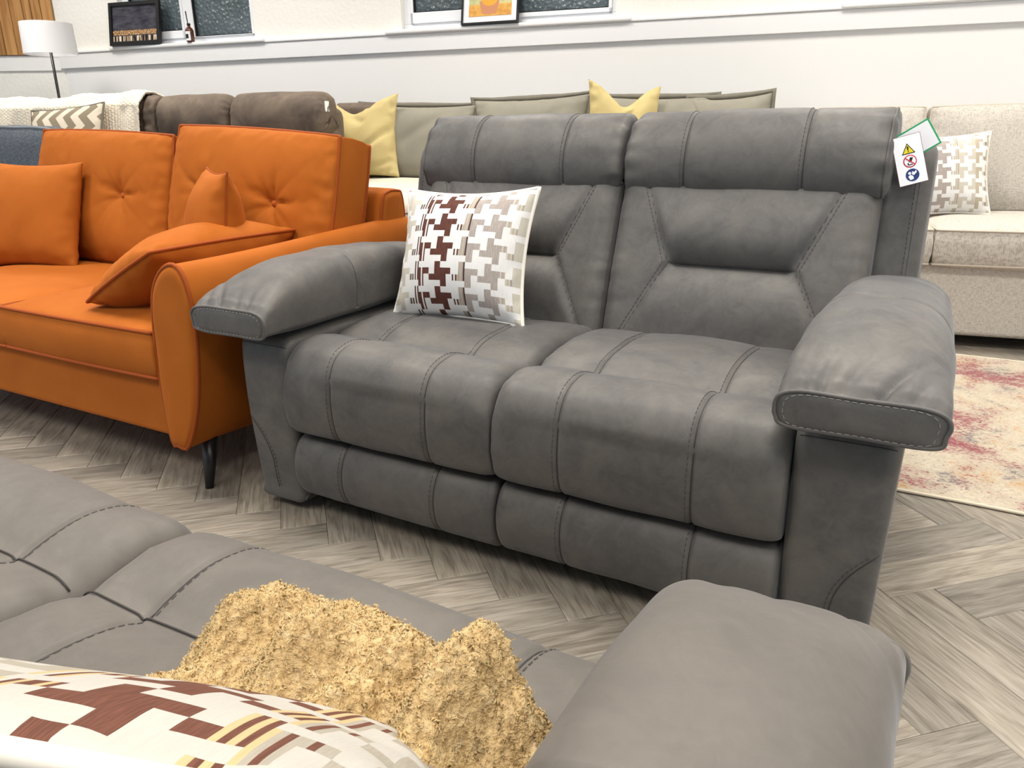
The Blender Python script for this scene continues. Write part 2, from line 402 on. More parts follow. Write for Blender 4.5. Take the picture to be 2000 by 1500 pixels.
for i, (a0, a1) in enumerate(WIN):
    w = empty('window_%d' % (i+1), W((a0+a1)/2, WD+.08, WZ0)); w.rotation_euler = (0, 0, WA); w['kind'] = 'structure'
    h = (a1-a0)/2; y0, y1 = -.04, .04; H = WZ1-WZ0
    fr = .052
    v, f = join([boxv(-h, h, y0, y1, 0, fr), boxv(-h, h, y0, y1, H-fr, H), boxv(-h, -h+fr, y0, y1, fr, H-fr), boxv(h-fr, h, y0, y1, fr, H-fr)])
    bevel_obj(mk('window_frame', v, f, M['upvc'], w, smooth=True), .004)
    if i == 0: mul, halves = -.06, ((-h+fr, -.035, .072), (.030, h-fr+.03, .024))
    elif i == 1: mul, halves = -.10, ((-h+fr, -.16, .085), (-.08, h-fr+.02, .045))
    else: mul, halves = 0, ((-h+fr, -.05, .06), (.05, h-fr, .06))
    box('mullion', halves[0][1], halves[1][0], y0-.006, y1, fr, H-fr, M['upvc'], w, .004)
    for (p0, p1, bar) in halves:
        s0, s1 = .02, .02
        v, f = join([boxv(p0, p1, y0-.012, y1-.01, fr, fr+bar-.02), boxv(p0, p1, y0-.012, y1-.01, H-fr-.05, H-fr), boxv(p0, p0+s0, y0-.012, y1-.01, fr, H-fr), boxv(p1-s1, p1, y0-.012, y1-.01, fr, H-fr)])
        sa = bevel_obj(mk('sash', v, f, M['upvc'], w, smooth=True), .004)
        g = box('pane', p0+s0-.002, p1-s1+.002, y0+.018, y0+.030, fr+bar-.03, H-fr-.045, M['glass'], w)
        gz = fr+bar-.02
        v, f = join([boxv(p0+s0, p1-s1, y0-.004, y0+.018, gz, gz+.006), boxv(p0+s0, p0+s0+.006, y0-.004, y0+.018, gz, H-fr-.05)])
        mk('gasket', v, f, M['gasket'], w, smooth=False)
    s = box('window_sill', -h-.10, h+.10, -.130, 0, -.012, .014, M['gloss_white'], w, .009, 3)

# left wall, turned 20 degrees towards the room, with its own rail and timber cladding
LA = .52; lw0 = W(CORNER, WD, 0)
LM = Matrix.Translation(lw0) @ Matrix.Rotation(LA, 4, 'Z')
def lparts(boxes): return join([([LM @ v for v in boxv(*b)[0]], boxv(*b)[1]) for b in boxes])
v, f = lparts([(-2.6, .0, .0, .3, -.1, CEIL)]); tag(mk('wall_left', v, f, M['plaster'], smooth=False), kind='structure')
v, f = lparts([(-2.6, -.03, -.012, 0, 1.417, 1.522)]); o = mk('trim_2', v, f, M['white'], smooth=False); tag(o, kind='structure')
lw1 = LM @ Vector((-2.6, 0, 0))
v, f = boxv(-.3, 0, -5.2, .3, -.1, CEIL); LM2 = Matrix.Translation(lw1) @ Matrix.Rotation(.1, 4, 'Z')
tag(mk('wall_side', [LM2 @ q for q in v], f, M['white'], smooth=False), kind='structure')
v, f = wparts([(4.6, 4.9, -5.2, WD+.1, -.1, CEIL)]); tag(mk('wall_right', v, f, M['white'], smooth=False), kind='structure')
ceiling = box('ceiling', -7.5, 6, -6, 5.6, CEIL, CEIL+.15, M['ceiling']); tag(ceiling, kind='structure')
# shop front behind the camera: low wall, posts and a head beam around the open glazing
v, f = join([boxv(-7.5, 6, -5.2, -5.0, -.1, .45), boxv(-7.5, 6, -5.2, -5.0, 2.65, CEIL)] + [boxv(x, x+.08, -5.2, -5.08, .45, 2.65) for x in (-6, -4, -2, 0, 2, 4)])
tag(mk('wall_front', v, f, M['white'], smooth=False), kind='structure')
# ceiling light panels
for i, (x, y) in enumerate(PANELS):
    v, f = join([boxv(-.31, .31, -.31, -.29, 0, .03), boxv(-.31, .31, .29, .31, 0, .03), boxv(-.31, -.29, -.29, .29, 0, .03), boxv(.29, .31, -.29, .29, 0, .03)])
    p = mk('light_panel', v, f, M['lamp_led'], ceiling, smooth=False); p.location = (x, y, CEIL-.03); p.rotation_euler = (0, 0, WA)
    ld = bpy.data.lights.new('led_panel', 'AREA'); ld.shape = 'SQUARE'; ld.size = .58; ld.energy = PANEL_W; ld.spread = math.radians(132); ld.color = (1, .945, .87)
    lo = bpy.data.objects.new('led_panel', ld); C.objects.link(lo); lo.parent = p; lo.location = (0, 0, .012)

# timber cladding boards on the left wall
def board_mat():
    m = mat('oiled timber', (.42, .21, .075), .5, .35)
    a = tex(m, 1, 4, .6, stretch=(26, 26, 1.6), dist=.8); oi = N(m, 'ShaderNodeObjectInfo')
    r = ramp(m, a.outputs['Fac'], [(.3, (.30, .125, .035)), (.55, (.50, .265, .092)), (.75, (.60, .35, .14))])
    t = ramp(m, oi.outputs['Random'], [(0, (.72, .68, .62)), (1, (1.05, 1.03, 1))])
    x = N(m, 'ShaderNodeMix', data_type='RGBA', blend_type='MULTIPLY'); x.inputs['Factor'].default_value = 1
    link(m, r.outputs[0], x.inputs[6]); link(m, t.outputs[0], x.inputs[7]); link(m, x.outputs[2], bsdf(m).inputs['Base Color']); return m
M['timber'] = board_mat()
cl = empty('timber_cladding', LM @ Vector((-.6, 0, 1.527)), LA, 'vertical oiled timber boards fixed to the wall behind the floor lamp', 'wood panel')
b0 = box('backing', -.6, .582, -.008, 0, 0, 1.2, M['black'], cl)
xx = .585; k = 0
for wd in (.085, .075, .062, .095, .09, .07, .1, .08, .09, .1, .1, .1):
    q = box('board', xx-wd+.004, xx, -.026, -.008, 0, 1.2, M['timber'], cl, .003); xx -= wd

# ------------------------------------------------------------------ cushion builder
def pin(i, j):
    """interlocking pinwheel weave: True where white"""
    return (i % 4, j % 4) in ((0, 0), (1, 0), (0, 1), (1, 1), (1, 3), (2, 1), (0, 2), (3, 0))
def pattern_cols(scheme):
    """22 cells, each 4 narrow columns: colour of the dark pinwheels per narrow column"""
    out = []
    for c in range(22):
        for q in range(4):
            if scheme == 'brown':
                if c < 4: k = 3
                elif c == 4: k = (3, 5, 3, 5)[q]
                elif c == 5: k = (0, 5, 0, 1)[q]
                elif c == 6: k = (1, 1, 0, 1)[q]
                elif c < 11: k = 1
                elif c == 11: k = (1, 1, 1, 0)[q]
                elif c == 12: k = (1, 0, 1, 4)[q]
                elif c == 13: k = (2, 4, 2, 5)[q]
                elif c < 19: k = 2
                elif c == 19: k = (2, 3, 2, 4)[q]
                elif c == 20: k = (3, 4, 3, 2)[q]
                else: k = 3
            elif scheme == 'sand':
                if c < 2: k = 2
                elif c == 2: k = (2, 2, 1, 2)[q]
                elif c == 3: k = (2, 1, 2, 3)[q]
                elif c == 4: k = (1, 3, 1, 3)[q]
                elif c < 10: k = 1
                elif c == 10: k = (1, 3, 1, 1)[q]
                elif c == 11: k = (3, 1, 0, 3)[q]
                else: k = 2
            else:
                if c < 4: k = (1, 0, 5, 0)[q]
                elif c < 6: k = (2, 5, 2, 2)[q]
                elif c < 12: k = 2
                elif c == 12: k = (2, 0, 4, 3)[q]
                elif c == 13: k = (4, 3, 2, 3)[q]
                elif c < 18: k = 3
                elif c < 20: k = 4
                else: k = (3, 4, 3, 5)[q]
            out.append(k)
    return out

def cushion(name, w, h, crown, mt, parent=None, gus=0., k=.0, pw=2.2, q=.55, nu=41, nv=41, buttons=(), amp=.004, freq=7, seed=0., pipe=None, pipe_r=.005,
            scheme=None, bend=None, flange=None, back=True, creases=None, pin_off=0, cl=None):
    """soft cushion. Local x = width, z = height (0 at the bottom), y = thickness, front towards -y."""
    fm = None
    if scheme:
        us = [-1+2*i/88 for i in range(89)]; vs = [-1+2*i/66 for i in range(67)]
        pc = pattern_cols(scheme); fm = []
        for j in range(66):
            for i in range(88):
                fm.append(0 if pin(i//4+1+pin_off, j//3) else pc[i])
    else:
        us = [math.sin(PI/2*(-1+2*i/(nu-1)))*.5+.5*(-1+2*i/(nu-1)) for i in range(nu)]; vs = [math.sin(PI/2*(-1+2*i/(nv-1)))*.5+.5*(-1+2*i/(nv-1)) for i in range(nv)]
    def xz(u, v): return w/2*u*(1-k*v*v*abs(u)**1.5 if k > 0 else 1+k*(1-v*v)*abs(u)**2), h/2+h/2*v*(1-k*u*u*abs(v)**1.5 if k > 0 else 1+k*(1-u*u)*abs(v)**2)
    def thick(u, v, side):
        b = max(0, (1-abs(u)**pw))*max(0, (1-abs(v)**pw)); t = crown*b**q
        x, z = xz(u, v); edge = smooth(0, .25, 1-max(abs(u), abs(v)))
        t += amp*noise.noise(Vector((x*freq+seed, side*5.+seed, z*freq)))*(.35+.65*edge)*(1 if b > 0 else 0)
        ring = gauss(1-max(abs(u), abs(v)), .18)*(1 if b > 0 else 0)
        t += ring*amp*.9*noise.noise(Vector((x*30+seed, side*3.+9, z*30)))
        if side < 0:
            for (bx, bz) in buttons:
                dx, dz = x-bx, z-bz; r = math.hypot(dx, dz); th = math.atan2(dz, dx)
                wv = abs(math.sin(th*2.5+1.3+bx*9+.6*noise.noise(Vector((th, r*20, bx)))))**.5 + .6*abs(math.sin(th*4.5+bz*20+bx*5))**.5
                t -= crown*.58*math.exp(-r/.045) + .020*math.exp(-r/.075)*(1-math.exp(-r/.020))*(1.25-wv)
            if creases:
                for (x0, z0, x1, z1, dp, wd) in creases:
                    L2 = (x1-x0)**2+(z1-z0)**2; s = max(0, min(1, ((x-x0)*(x1-x0)+(z-z0)*(z1-z0))/L2)); d = math.hypot(x-x0-s*(x1-x0), z-z0-s*(z1-z0))
                    t -= dp*gauss(d, wd)*math.sin(PI*min(1, max(.02, s)))**.5
        return t
    def P(u, v, side):
        x, z = xz(u, v); p = Vector((x, side*(gus/2+thick(u, v, side)), z)); return bend(p) if bend else p
    nU, nV = len(us), len(vs); V = []; F = []
    V += [P(u, v, -1) for v in vs for u in us]
    F += [(j*nU+i, j*nU+i+1, (j+1)*nU+i+1, (j+1)*nU+i) for j in range(nV-1) for i in range(nU-1)]
    rim = [(i, 0) for i in range(nU)] + [(nU-1, j) for j in range(1, nV)] + [(i, nV-1) for i in range(nU-2, -1, -1)] + [(0, j) for j in range(nV-2, 0, -1)]
    b0 = len(V); V += [P(u, v, 1) for v in vs for u in us]
    if fm: fm2 = list(fm)
    F += [(b0+j*nU+i, b0+(j+1)*nU+i, b0+(j+1)*nU+i+1, b0+j*nU+i+1) for j in range(nV-1) for i in range(nU-1)]
    if gus > 0:
        R = len(rim); rows = [[j*nU+i for i, j in rim]]
        for s in (.33, .67):
            row = []
            for i, j in rim:
                a, b = V[j*nU+i], V[b0+j*nU+i]; c = a.lerp(b, s); cen = Vector((0, c.y, h/2)); dd = (c-cen); dd.y = 0
                row.append(len(V)); V.append(c + dd.normalized()*gus*.07)
            rows.append(row)
        rows.append([b0+j*nU+i for i, j in rim])
        for r0, r1 in zip(rows, rows[1:]):
            F += [(r0[n], r0[(n+1) % R], r1[(n+1) % R], r1[n]) for n in range(R)]
    else:
        F += [(rim[n][1]*nU+rim[n][0], rim[(n+1) % len(rim)][1]*nU+rim[(n+1) % len(rim)][0], b0+rim[(n+1) % len(rim)][1]*nU+rim[(n+1) % len(rim)][0], b0+rim[n][1]*nU+rim[n][0]) for n in range(len(rim))]
    if fm: fm = fm + fm2 + [0]*(len(F)-2*len(fm))
    if gus == 0: # knife edge: front and back share their rim
        mp = {}
        for i, j in rim: mp[b0+j*nU+i] = j*nU+i
        F2, fm3 = [], []
        for n_, fc in enumerate(F[:2*(nU-1)*(nV-1)]):
            F2.append(tuple(mp.get(i, i) for i in fc)); fm3.append(fm[n_] if fm else 0)
        F, fm = F2, (fm3 if scheme else None)
    o = mk(name, V, F, (cl or CL) if scheme else mt, parent, fmats=fm)
    if pipe:
        if gus > 0:
            for s in (-1, 1):
                pts = [P(us[i], vs[j], s) for i, j in rim]; tube('piping', pts, pipe_r, pipe, o, 6, True)
        else:
            pts = [P(us[i], vs[j], 0) for i, j in rim]
            tube('piping', pts, pipe_r, pipe, o, 6, True)
    if flange:
        fw, fmt = flange; A, B = [], []
        pts = [P(us[i], vs[j], 0) for i, j in rim]; cen = Vector((0, 0, h/2)); R = len(pts); V2 = []
        for n_, p in enumerate(pts):
            dd = p-cen; dd.y = 0; dd.normalize(); wv = .006*noise.noise(p*22)
            V2 += [p+Vector((0, -.003, 0)), p+dd*fw+Vector((0, -.003+wv, 0)), p+dd*fw+Vector((0, .003+wv, 0)), p+Vector((0, .003, 0))]
        F2 = []
        for n_ in range(R):
            m_ = (n_+1) % R
            for c in range(4): F2.append((n_*4+c, n_*4+(c+1) % 4, m_*4+(c+1) % 4, m_*4+c))
        mk('trim', V2, F2, fmt, o)
    for (bx, bz) in buttons:
        u, v = bx/(w/2), (bz-h/2)/(h/2); p = P(u, v, -1)
        vv, ff = surf(lambda a, b: p + Vector((.0135*math.sin(b*PI/2)*math.cos(a*2*PI), -.009*math.cos(b*PI/2)-.004, .0135*math.sin(b*PI/2)*math.sin(a*2*PI))), 13, 5)
        mk('button', vv, ff, M['orange_btn'], o)
    return o
def place(o, loc, rx=0, ry=0, rz=0, order='XYZ'):
    o.rotation_mode = order; o.location = loc; o.rotation_euler = (rx, ry, rz); return o

# ------------------------------------------------------------------ reclining sofa
SEAT = [(.62, .40), (.50, .455), (.38, .474), (.26, .472), (.185, .462), (.158, .453), (.130, .460), (.065, .470), (.004, .455), (-.028, .410), (-.038, .34), (-.032, .275), (-.008, .240), (.06, .232), (.3, .25), (.60, .28)]
FOOT = [(.12, .226), (.04, .229), (.0, .214), (-.022, .165), (-.018, .11), (.008, .068), (.06, .052), (.2, .055), (.2, .2)]
def recliner(name, loc, rz, label, hw, seams, mt, bs=0., hw_back=None, pad_c=.102, pad_w=.121, pad_y=0.):
    """two-seat reclining sofa, front at local y=0 facing -y; hw = width of one seat, seams = seam positions inside a seat"""
    root = empty(name, loc, rz, label, 'sofa')
    T, SM = (M['thread_dark'] if bs == 0 else M['thread_fg']), M['seam']
    sh = lambda pr, k=1.: [(y+bs*k, z) for y, z in pr]
    hb = hw_back or hw+.035
    for sgn in (-1, 1):
        a, b = sorted((sgn*.002, sgn*hw)); sx = [sgn*s for s in seams]; sd = 3.7*sgn
        # seat
        def sdisp(x, y, z, a=a, b=b, sx=sx):
            d = 0.
            if z > .40: # centre panel a little fuller, soft pulls by the crease and the inner corners
                d += .006*gauss((x-(a+b)/2)/(b-a), .3)*smooth(.0, .1, abs(y-.158))
                d -= .005*gauss(y-.158, .03)*gauss((x-(a+b)/2)/(b-a), .6)
                d += .0018*noise.noise(Vector((x*18, y*60, 3)))*smooth(.2, .5, y)
            ed = min(x-a, b-x)
            d += .004*gauss(ed, .03)*noise.noise(Vector((x*9, y*38, z*38)))
            return d
        pr = [(y+bs*smooth(.2, .6, y), z) for y, z in SEAT]
        S = Sweep(pr, a, b, .040, sx, .0050, .0050, .002, 120, .0035, 7, disp=sdisp, seed=sd, rf=lambda y, z: .30+.70*smooth(.34, .46, z))
        v, f = S.mesh(40); seat = mk('seat_cushion', v, f, mt, root)
        t0, t1 = S.tc[1], S.tc[12]
        seam_obj([S.line(x, t0, t1, 90, .0002) for x in sx], seat, SM, .0022)
        stitch_obj([S.line(x-.0085, t0, t1, 120, .0006) for x in sx], seat, T)
        if bs > 0: seam_obj([S.across(S.tc[5], a+.012, b-.012, 90, .0022)], seat, SM, .0022)
        # footrest
        Fo = Sweep(FOOT, a, b, .016, sx, .0042, .0050, .002, 80, .003, 8, seed=sd+2)
        v, f = Fo.mesh(36); fo = mk('footrest', v, f, mt, root)
        t0, t1 = Fo.tc[1], Fo.tc[6]
        seam_obj([Fo.line(x, t0, t1, 50, .0002) for x in sx], fo, SM, .0022)
        stitch_obj([Fo.line(x-.0085, t0, t1, 60, .0006) for x in sx], fo, T)
        # backrest with waisted centre panel and lumbar crease
        c = sgn*hb/2; B0, B1 = Vector((0, .545+bs, .385)), Vector((0, .690+bs, .80)); D = (B1-B0); nrm = Vector((0, -D.z, D.y)).normalized()
        sl = .535; kk = hb/.615
        def waist(s): return kk*((.153+(.235-.153)*(s-sl)/(1-sl)) if s > sl else (.153+(.27-.153)*(sl-s)/sl))
        def bpt(x, s, lift=0.):
            h = abs(x-c); wd = waist(s); ins = smooth(wd+.012, wd-.026, h)
            side = .036 + .008*math.sin(PI*min(1, s*1.02))
            if s > sl: q = (s-sl)/(1-sl); cen = side+.012*math.exp(-((q-.42)/.3)**2) - .040*(1-math.sqrt(max(0, 1-(1-min(1, q/.34))**2)))
            else: q = (sl-s)/sl; cen = side+.012*math.exp(-((q-.5)/.3)**2) - .040*(1-math.sqrt(max(0, 1-(1-min(1, q/.36))**2)))
            d = side*(1-ins)+cen*ins
            d -= .0045*gauss(h-wd, .006)
            ed = hb/2-h; r = .04
            if ed < r: q = 1-max(0, ed)/r; d -= r*(1-math.sqrt(max(0, 1-q*q)))
            d += .0025*noise.noise(Vector((x*8+sd, s*4, 1))) + .003*gauss(ed, .05)*noise.noise(Vector((x*10, s*16, 5)))
            p = B0 + D*s + nrm*(d+lift); p.x = x; return p
        us = []
        n = 70
        xs = [c-hb/2+hb*i/n for i in range(n+1)] + [c-hb/2+.04*(1-math.sin(math.radians(q))) for q in (88, 75, 55, 30)] + [c+hb/2-.04*(1-math.sin(math.radians(q))) for q in (88, 75, 55, 30)]
        xs = sorted(xs); ss = sorted([i/56 for i in range(57)] + [sl+q for q in (-.004, -.010, -.018, -.03, .003, .008, .016, .028)] )
        V = [bpt(x, s) for s in ss for x in xs]; nn = len(xs); F = [(j*nn+i, j*nn+i+1, (j+1)*nn+i+1, (j+1)*nn+i) for j in range(len(ss)-1) for i in range(nn-1)]
        rim = [i for i in range(nn)] + [j*nn+nn-1 for j in range(1, len(ss))] + [(len(ss)-1)*nn+i for i in range(nn-2, -1, -1)] + [j*nn for j in range(len(ss)-2, 0, -1)]
        b1 = len(V); V += [V[i] - nrm*.11 for i in rim]; R = len(rim)
        F += [(rim[i], rim[(i+1) % R], b1+(i+1) % R, b1+i) for i in range(R)]
        bk = mk('backrest', V, F, mt, root)
        L = []; L2 = []
        for e in (-1, 1):
            L.append([bpt(c+e*waist(s), s, .0002) for s in [.05+.95*i/70 for i in range(71)]])
            L2.append([bpt(c+e*(waist(s)+.010), s, .0006) for s in [.05+.95*i/90 for i in range(91)]])
        seam_obj(L, bk, SM, .0022); stitch_obj(L2, bk, T)
        seam_obj([[bpt(c+(i/40*2-1)*(waist(sl)-.004), sl, -.004) for i in range(41)]], bk, SM, .003)
        # headrest
        HP = sh([(.668, .779), (.648, .795), (.640, .845), (.652, .900), (.685, .950), (.730, .976), (.785, .975), (.835, .935), (.850, .86), (.84, .79), (.76, .772)])
        ha, hbb = sorted((sgn*.004, sgn*(hb+.012)))
        def hdisp(x, y, z, ha=ha, hbb=hbb):
            ed = min(x-ha, hbb-x); return .013*gauss(ed, .04)*noise.noise(Vector((3, y*22+sd, z*30))) 
        hs = [sgn*s*kk for s in (.165, .445)]
        Hs = Sweep(HP, ha, hbb, .024, hs, .0042, .0055, .004, 96, .003, 7, disp=hdisp, seed=sd+4)
        v, f = Hs.mesh(36); hd = mk('headrest', v, f, mt, root)
        t0, t1 = Hs.tc[0], Hs.tc[7]
        seam_obj([Hs.line(x, t0, t1, 60, .0002) for x in hs], hd, SM, .0022)
        stitch_obj([Hs.line(x-.0085, t0, t1, 80, .0006) for x in hs], hd, T)
        v, f = tubev(Hs.across(Hs.tc[0]+.004, ha+.012, hbb-.012, 50, .0005), .0038, 6); mk('piping', v, f, mt, hd)
        xe = (hbb-.010) if sgn > 0 else (ha+.010)
        v, f = tubev([Hs.P(xe, Hs.tc[0]+(Hs.tc[8]-Hs.tc[0])*i/50, .001) for i in range(51)], .0032, 6); mk('piping', v, f, mt, hd)
        # wing beside the back
        WP = sh([(.60, .36), (.650, .52), (.700, .72), (.735, .86), (.765, .898), (.83, .905), (.90, .87), (.925, .78), (.92, .40), (.90, .10), (.62, .10)])
        wa_, wb_ = sorted((sgn*(hb-.03), sgn*(hb+.095)))
        Ws = Sweep(WP, wa_, wb_, .035, (), n=72, amp=.003, seed=sd+6)
        v, f = Ws.mesh(12); wg = mk('back_wing', v, f, mt, root)
        xs_ = sgn*(hb+.062)
        stitch_obj([Ws.line(xs_, Ws.tc[0], Ws.tc[5], 80, .0006)], wg, T); seam_obj([Ws.line(sgn*(hb+.070), Ws.tc[0], Ws.tc[5], 80, -.0004)], wg, SM, .0014)
        # arm base
        def taper(p, sgn=sgn):
            k = .014*(.47-p.z)/.47; o_ = smooth(hw+.04, hw+.17, abs(p.x)); p.x -= sgn*k*o_; return p
        AP = [(.86, .455), (.45, .472), (.06, .470), (.012, .455), (.0, .42), (-.003, .30), (.002, .16), (.012, .06), (.035, .026), (.45, .022), (.86, .03), (.88, .25)]
        aa, ab = sorted((sgn*(hw+.003), sgn*(hw+.168)))
        As = Sweep(AP, aa, ab, .022, (), n=110, amp=.002, freq=5, post=taper, seed=sd+8)
        v, f = As.mesh(20); ar = mk('arm_base', v, f, mt, root)
        ts = As.tc[3]+.004
        seam_obj([As.across(ts, aa+.008, ab-.008, 30, .0004)], ar, SM, .0018); stitch_obj([As.across(ts-.012, aa+.012, ab-.012, 40, .0008)], ar, T)
        # curved insert seam at the lower outer corner
        cur = []
        for i in range(40):
            q = i/39; x = sgn*(hw+.095+.068*max(0, (q-.35)/.65)**2.0); t = As.tc[7]+(As.tc[5]+(As.tc[6]-As.tc[5])*.30-As.tc[7])*q
            cur.append((x, t))
        seam_obj([[As.P(x, t, .0004) for x, t in cur]], ar, SM, .0018); stitch_obj([[As.P(x-sgn*.009, t, .0008) for x, t in cur]], ar, T)
        # arm pad
        pc, ph = hw+pad_c, pad_w
        def crest(y): 
            pts = ((-.062, .548), (-.045, .566), (-.01, .590), (.05, .616), (.15, .636), (.30, .646), (.45, .640), (.60, .622), (.80, .596))
            if y <= pts[0][0]: return pts[0][1]
            for (y0, z0), (y1, z1) in zip(pts, pts[1:]):
                if y <= y1: q = (y-y0)/(y1-y0); return z0+(z1-z0)*q
            return pts[-1][1]
        def pad(y, th, lift=0.):
            zc = sum(crest(y+q) for q in (-.02, -.01, 0, .01, .02))/5 if y > -.04 else crest(y)
            zb = .478 - .002 + .012*smooth(.1, -.06, y); hwid = ph*(1-.10*smooth(.1, .75, y))
            cs, sn = math.cos(th), math.sin(th)
            bl = smooth(-.05, .10, y); ez = (.46+.30*bl) if sn > 0 else .35
            X = hwid*math.copysign(abs(cs)**(.42+.24*bl), cs)*(1 if sn > 0 else .97)
            zm = zb+(zc-zb)*.36
            Z = zm + ((zc-zm)*abs(sn)**ez if sn > 0 else -(zm-zb)*abs(sn)**ez)
            if sn > 0: Z += -.030*smooth(.2, 1., cs)*0 - .012*cs*(1 if sn > 0 else 0)*smooth(-.06, .05, y)
            d = .0035*noise.noise(Vector((X*9+sd, y*9, Z*9+2)))
            yy = max(0., y+.060)
            for wx, wsl, wdp, wln in ((-.062, .25, .014, .030), (-.030, .5, .008, .04), (.022, .75, .015, .060), (.070, .45, .009, .04), (-.085, .1, .007, .03)):
                d -= wdp*gauss(X-wx-yy*wsl, .0075+yy*.05)*math.exp(-yy/wln)*min(1, yy/.006)*max(0, sn)
            d += -.006*gauss(y-.27, .006)*(1 if sn > -.3 else 0) + .006*gauss(y-.10, .12)*max(0, sn)
            nx, nz = cs, sn
            return Vector((sgn*(pc+X+nx*(d+lift)), y+pad_y, Z+nz*(d+lift)))
        ys = [-.062, -.058, -.052, -.045, -.037, -.028, -.018, -.006, .008] + [.02+.022*i for i in range(35)] + [.254, .260, .265, .27, .275, .280, .286]
        ys = sorted(ys + [.0, .004, .012, .016, -.010, -.014, -.022, -.033, -.041, -.048, -.055, .031, .053]); nt = 168; V = []; F = []
        def even(k):
            p = 2*PI*k/nt; c_ = math.cos(p); a_ = math.acos(max(-1., min(1., math.copysign(abs(c_)**2, c_)))); return a_ if p <= PI else 2*PI-a_
        for y in ys: V += [pad(y, even(k)) for k in range(nt)]
        for i in range(len(ys)-1):
            for k in range(nt): F.append((i*nt+k, i*nt+(k+1) % nt, (i+1)*nt+(k+1) % nt, (i+1)*nt+k))
        for e_ in (0, len(ys)-1):
            ring = [V[e_*nt+k] for k in range(nt)]; cen = sum(ring, Vector())/nt; fw = Vector((0, -.004 if e_ == 0 else .03, 0))
            for sc_ in (.93, .6): 
                pass
            b2 = len(V); V += [p.lerp(cen, .10)+fw*.6 for p in ring]; b3 = len(V); V += [p.lerp(cen, .45)+fw for p in ring]; V.append(cen+fw)
            for k in range(nt):
                k2 = (k+1) % nt
                F += [(e_*nt+k, e_*nt+k2, b2+k2, b2+k), (b2+k, b2+k2, b3+k2, b3+k), (b3+k, b3+k2, b3+nt)]
        ap = mk('arm_pad', V, F, mt, root)
        ring = [pad(-.0615, 2*PI*k/64, .0005) for k in range(64)]
        v, f = tubev(ring, .0038, 6, True); mk('piping', v, f, mt, ap)
        cen = sum(ring, Vector())/64
        stitch_obj([[p.lerp(cen, .11)+Vector((0, -.0036, 0)) for p in ring] + [ring[0].lerp(cen, .11)+Vector((0, -.0036, 0))]], ap, M['thread'])
        seam_obj([[pad(.27, PI*(-.12+1.24*i/50), .0003) for i in range(51)]], ap, SM, .002)
        # hidden glides under the arms
        for y in (.10, .78): 
            v, f = tubev([(sgn*(hw+.08), y, 0), (sgn*(hw+.08), y, .034)], .02, 12); mk('foot', v, f, M['black'], root)
    w_ = hb
    box('back_panel', -w_, w_, .80+bs, .90+bs, .08, .87, mt, root, .03, 4)
    box('base_frame', -hw-.02, hw+.02, .16, .82+bs, .05, .30, M['black'], root)
    return root

sofa = recliner('reclining_sofa', (0, 0, 0), 0, 'charcoal grey faux leather two seat recliner sofa in the middle, warning tags on its headrest', .58, (.157, .423), M['leather'], 0., pad_y=-.016)
sofa_fg = recliner('reclining_sofa', (-.045, -.700, 0), PI, 'warm grey faux leather sofa in the near foreground, seen over its seat and rounded arm', .65, (.12, .52), M['leather_fg'], .13, pad_c=.086, pad_w=.092, pad_y=.035)

# ------------------------------------------------------------------ patterned cushions
o = cushion('patterned_cushion', .390, .352, .08, None, scheme='brown', k=-.10, pw=2.4, q=.62, amp=.006, freq=9, pipe=M['cord'], pipe_r=.0055)
tag(o, 'white cushion with brown and grey pinwheel pattern leaning on the charcoal recliner sofa', 'cushion'); place(o, (-.325, .345, .464), math.radians(-21), math.radians(-2), math.radians(3))
o = cushion('patterned_cushion', .41, .395, .034, None, scheme='sand', cl=CLS, pin_off=2, k=-.08, pw=2.4, q=.62, amp=.006, freq=9, seed=4, pipe=M['cord'], pipe_r=.0065)
tag(o, 'white, brown and sand patterned cushion cropped at the bottom edge, nearest the camera', 'cushion')
place(o, (.315, -.914, .444), -.822, -.05, 3.495)

# ------------------------------------------------------------------ fleece throw on the near sofa
def fleece_mat():
    m = mat('honey fleece', (.80, .58, .28), .95, .1, .3)
    a = tex(m, 55, 4, .6, dist=1.5); r = ramp(m, a.outputs['Fac'], [(.30, (.74, .52, .25)), (.55, (.84, .63, .335)), (.75, (.88, .71, .44))]); link(m, r.outputs[0], bsdf(m).inputs['Base Color'])
    b = tex(m, 240, 3, .6); ad = N(m, 'ShaderNodeMath', operation='ADD'); link(m, a.outputs['Fac'], ad.inputs[0]); link(m, b.outputs['Fac'], ad.inputs[1]); bump(m, ad.outputs[0], .8, .006); 
    tr = N(m, 'ShaderNodeBsdfTranslucent'); link(m, r.outputs[0], tr.inputs[0]); ms = N(m, 'ShaderNodeMixShader'); ms.inputs[0].default_value = .30
    out = m.node_tree.nodes['Material Output']; link(m, bsdf(m).outputs[0], ms.inputs[1]); link(m, tr.outputs[0], ms.inputs[2]); link(m, ms.outputs[0], out.inputs['Surface']); return m
M['fleece'] = fleece_mat()
CREST = ((.17, .0), (.245, .0), (.262, .015), (.285, .068), (.315, .098), (.36, .092), (.40, .100), (.44, .094), (.475, .082), (.497, .098), (.513, .124), (.526, .120), (.545, .085), (.575, .055), (.605, .02), (.64, .0))
def crest_h(x):
    for (x0, h0), (x1, h1) in zip(CREST, CREST[1:]):
        if x <= x1: q = (x-x0)/(x1-x0); q = q*q*(3-2*q); return h0+(h1-h0)*q
    return 0.
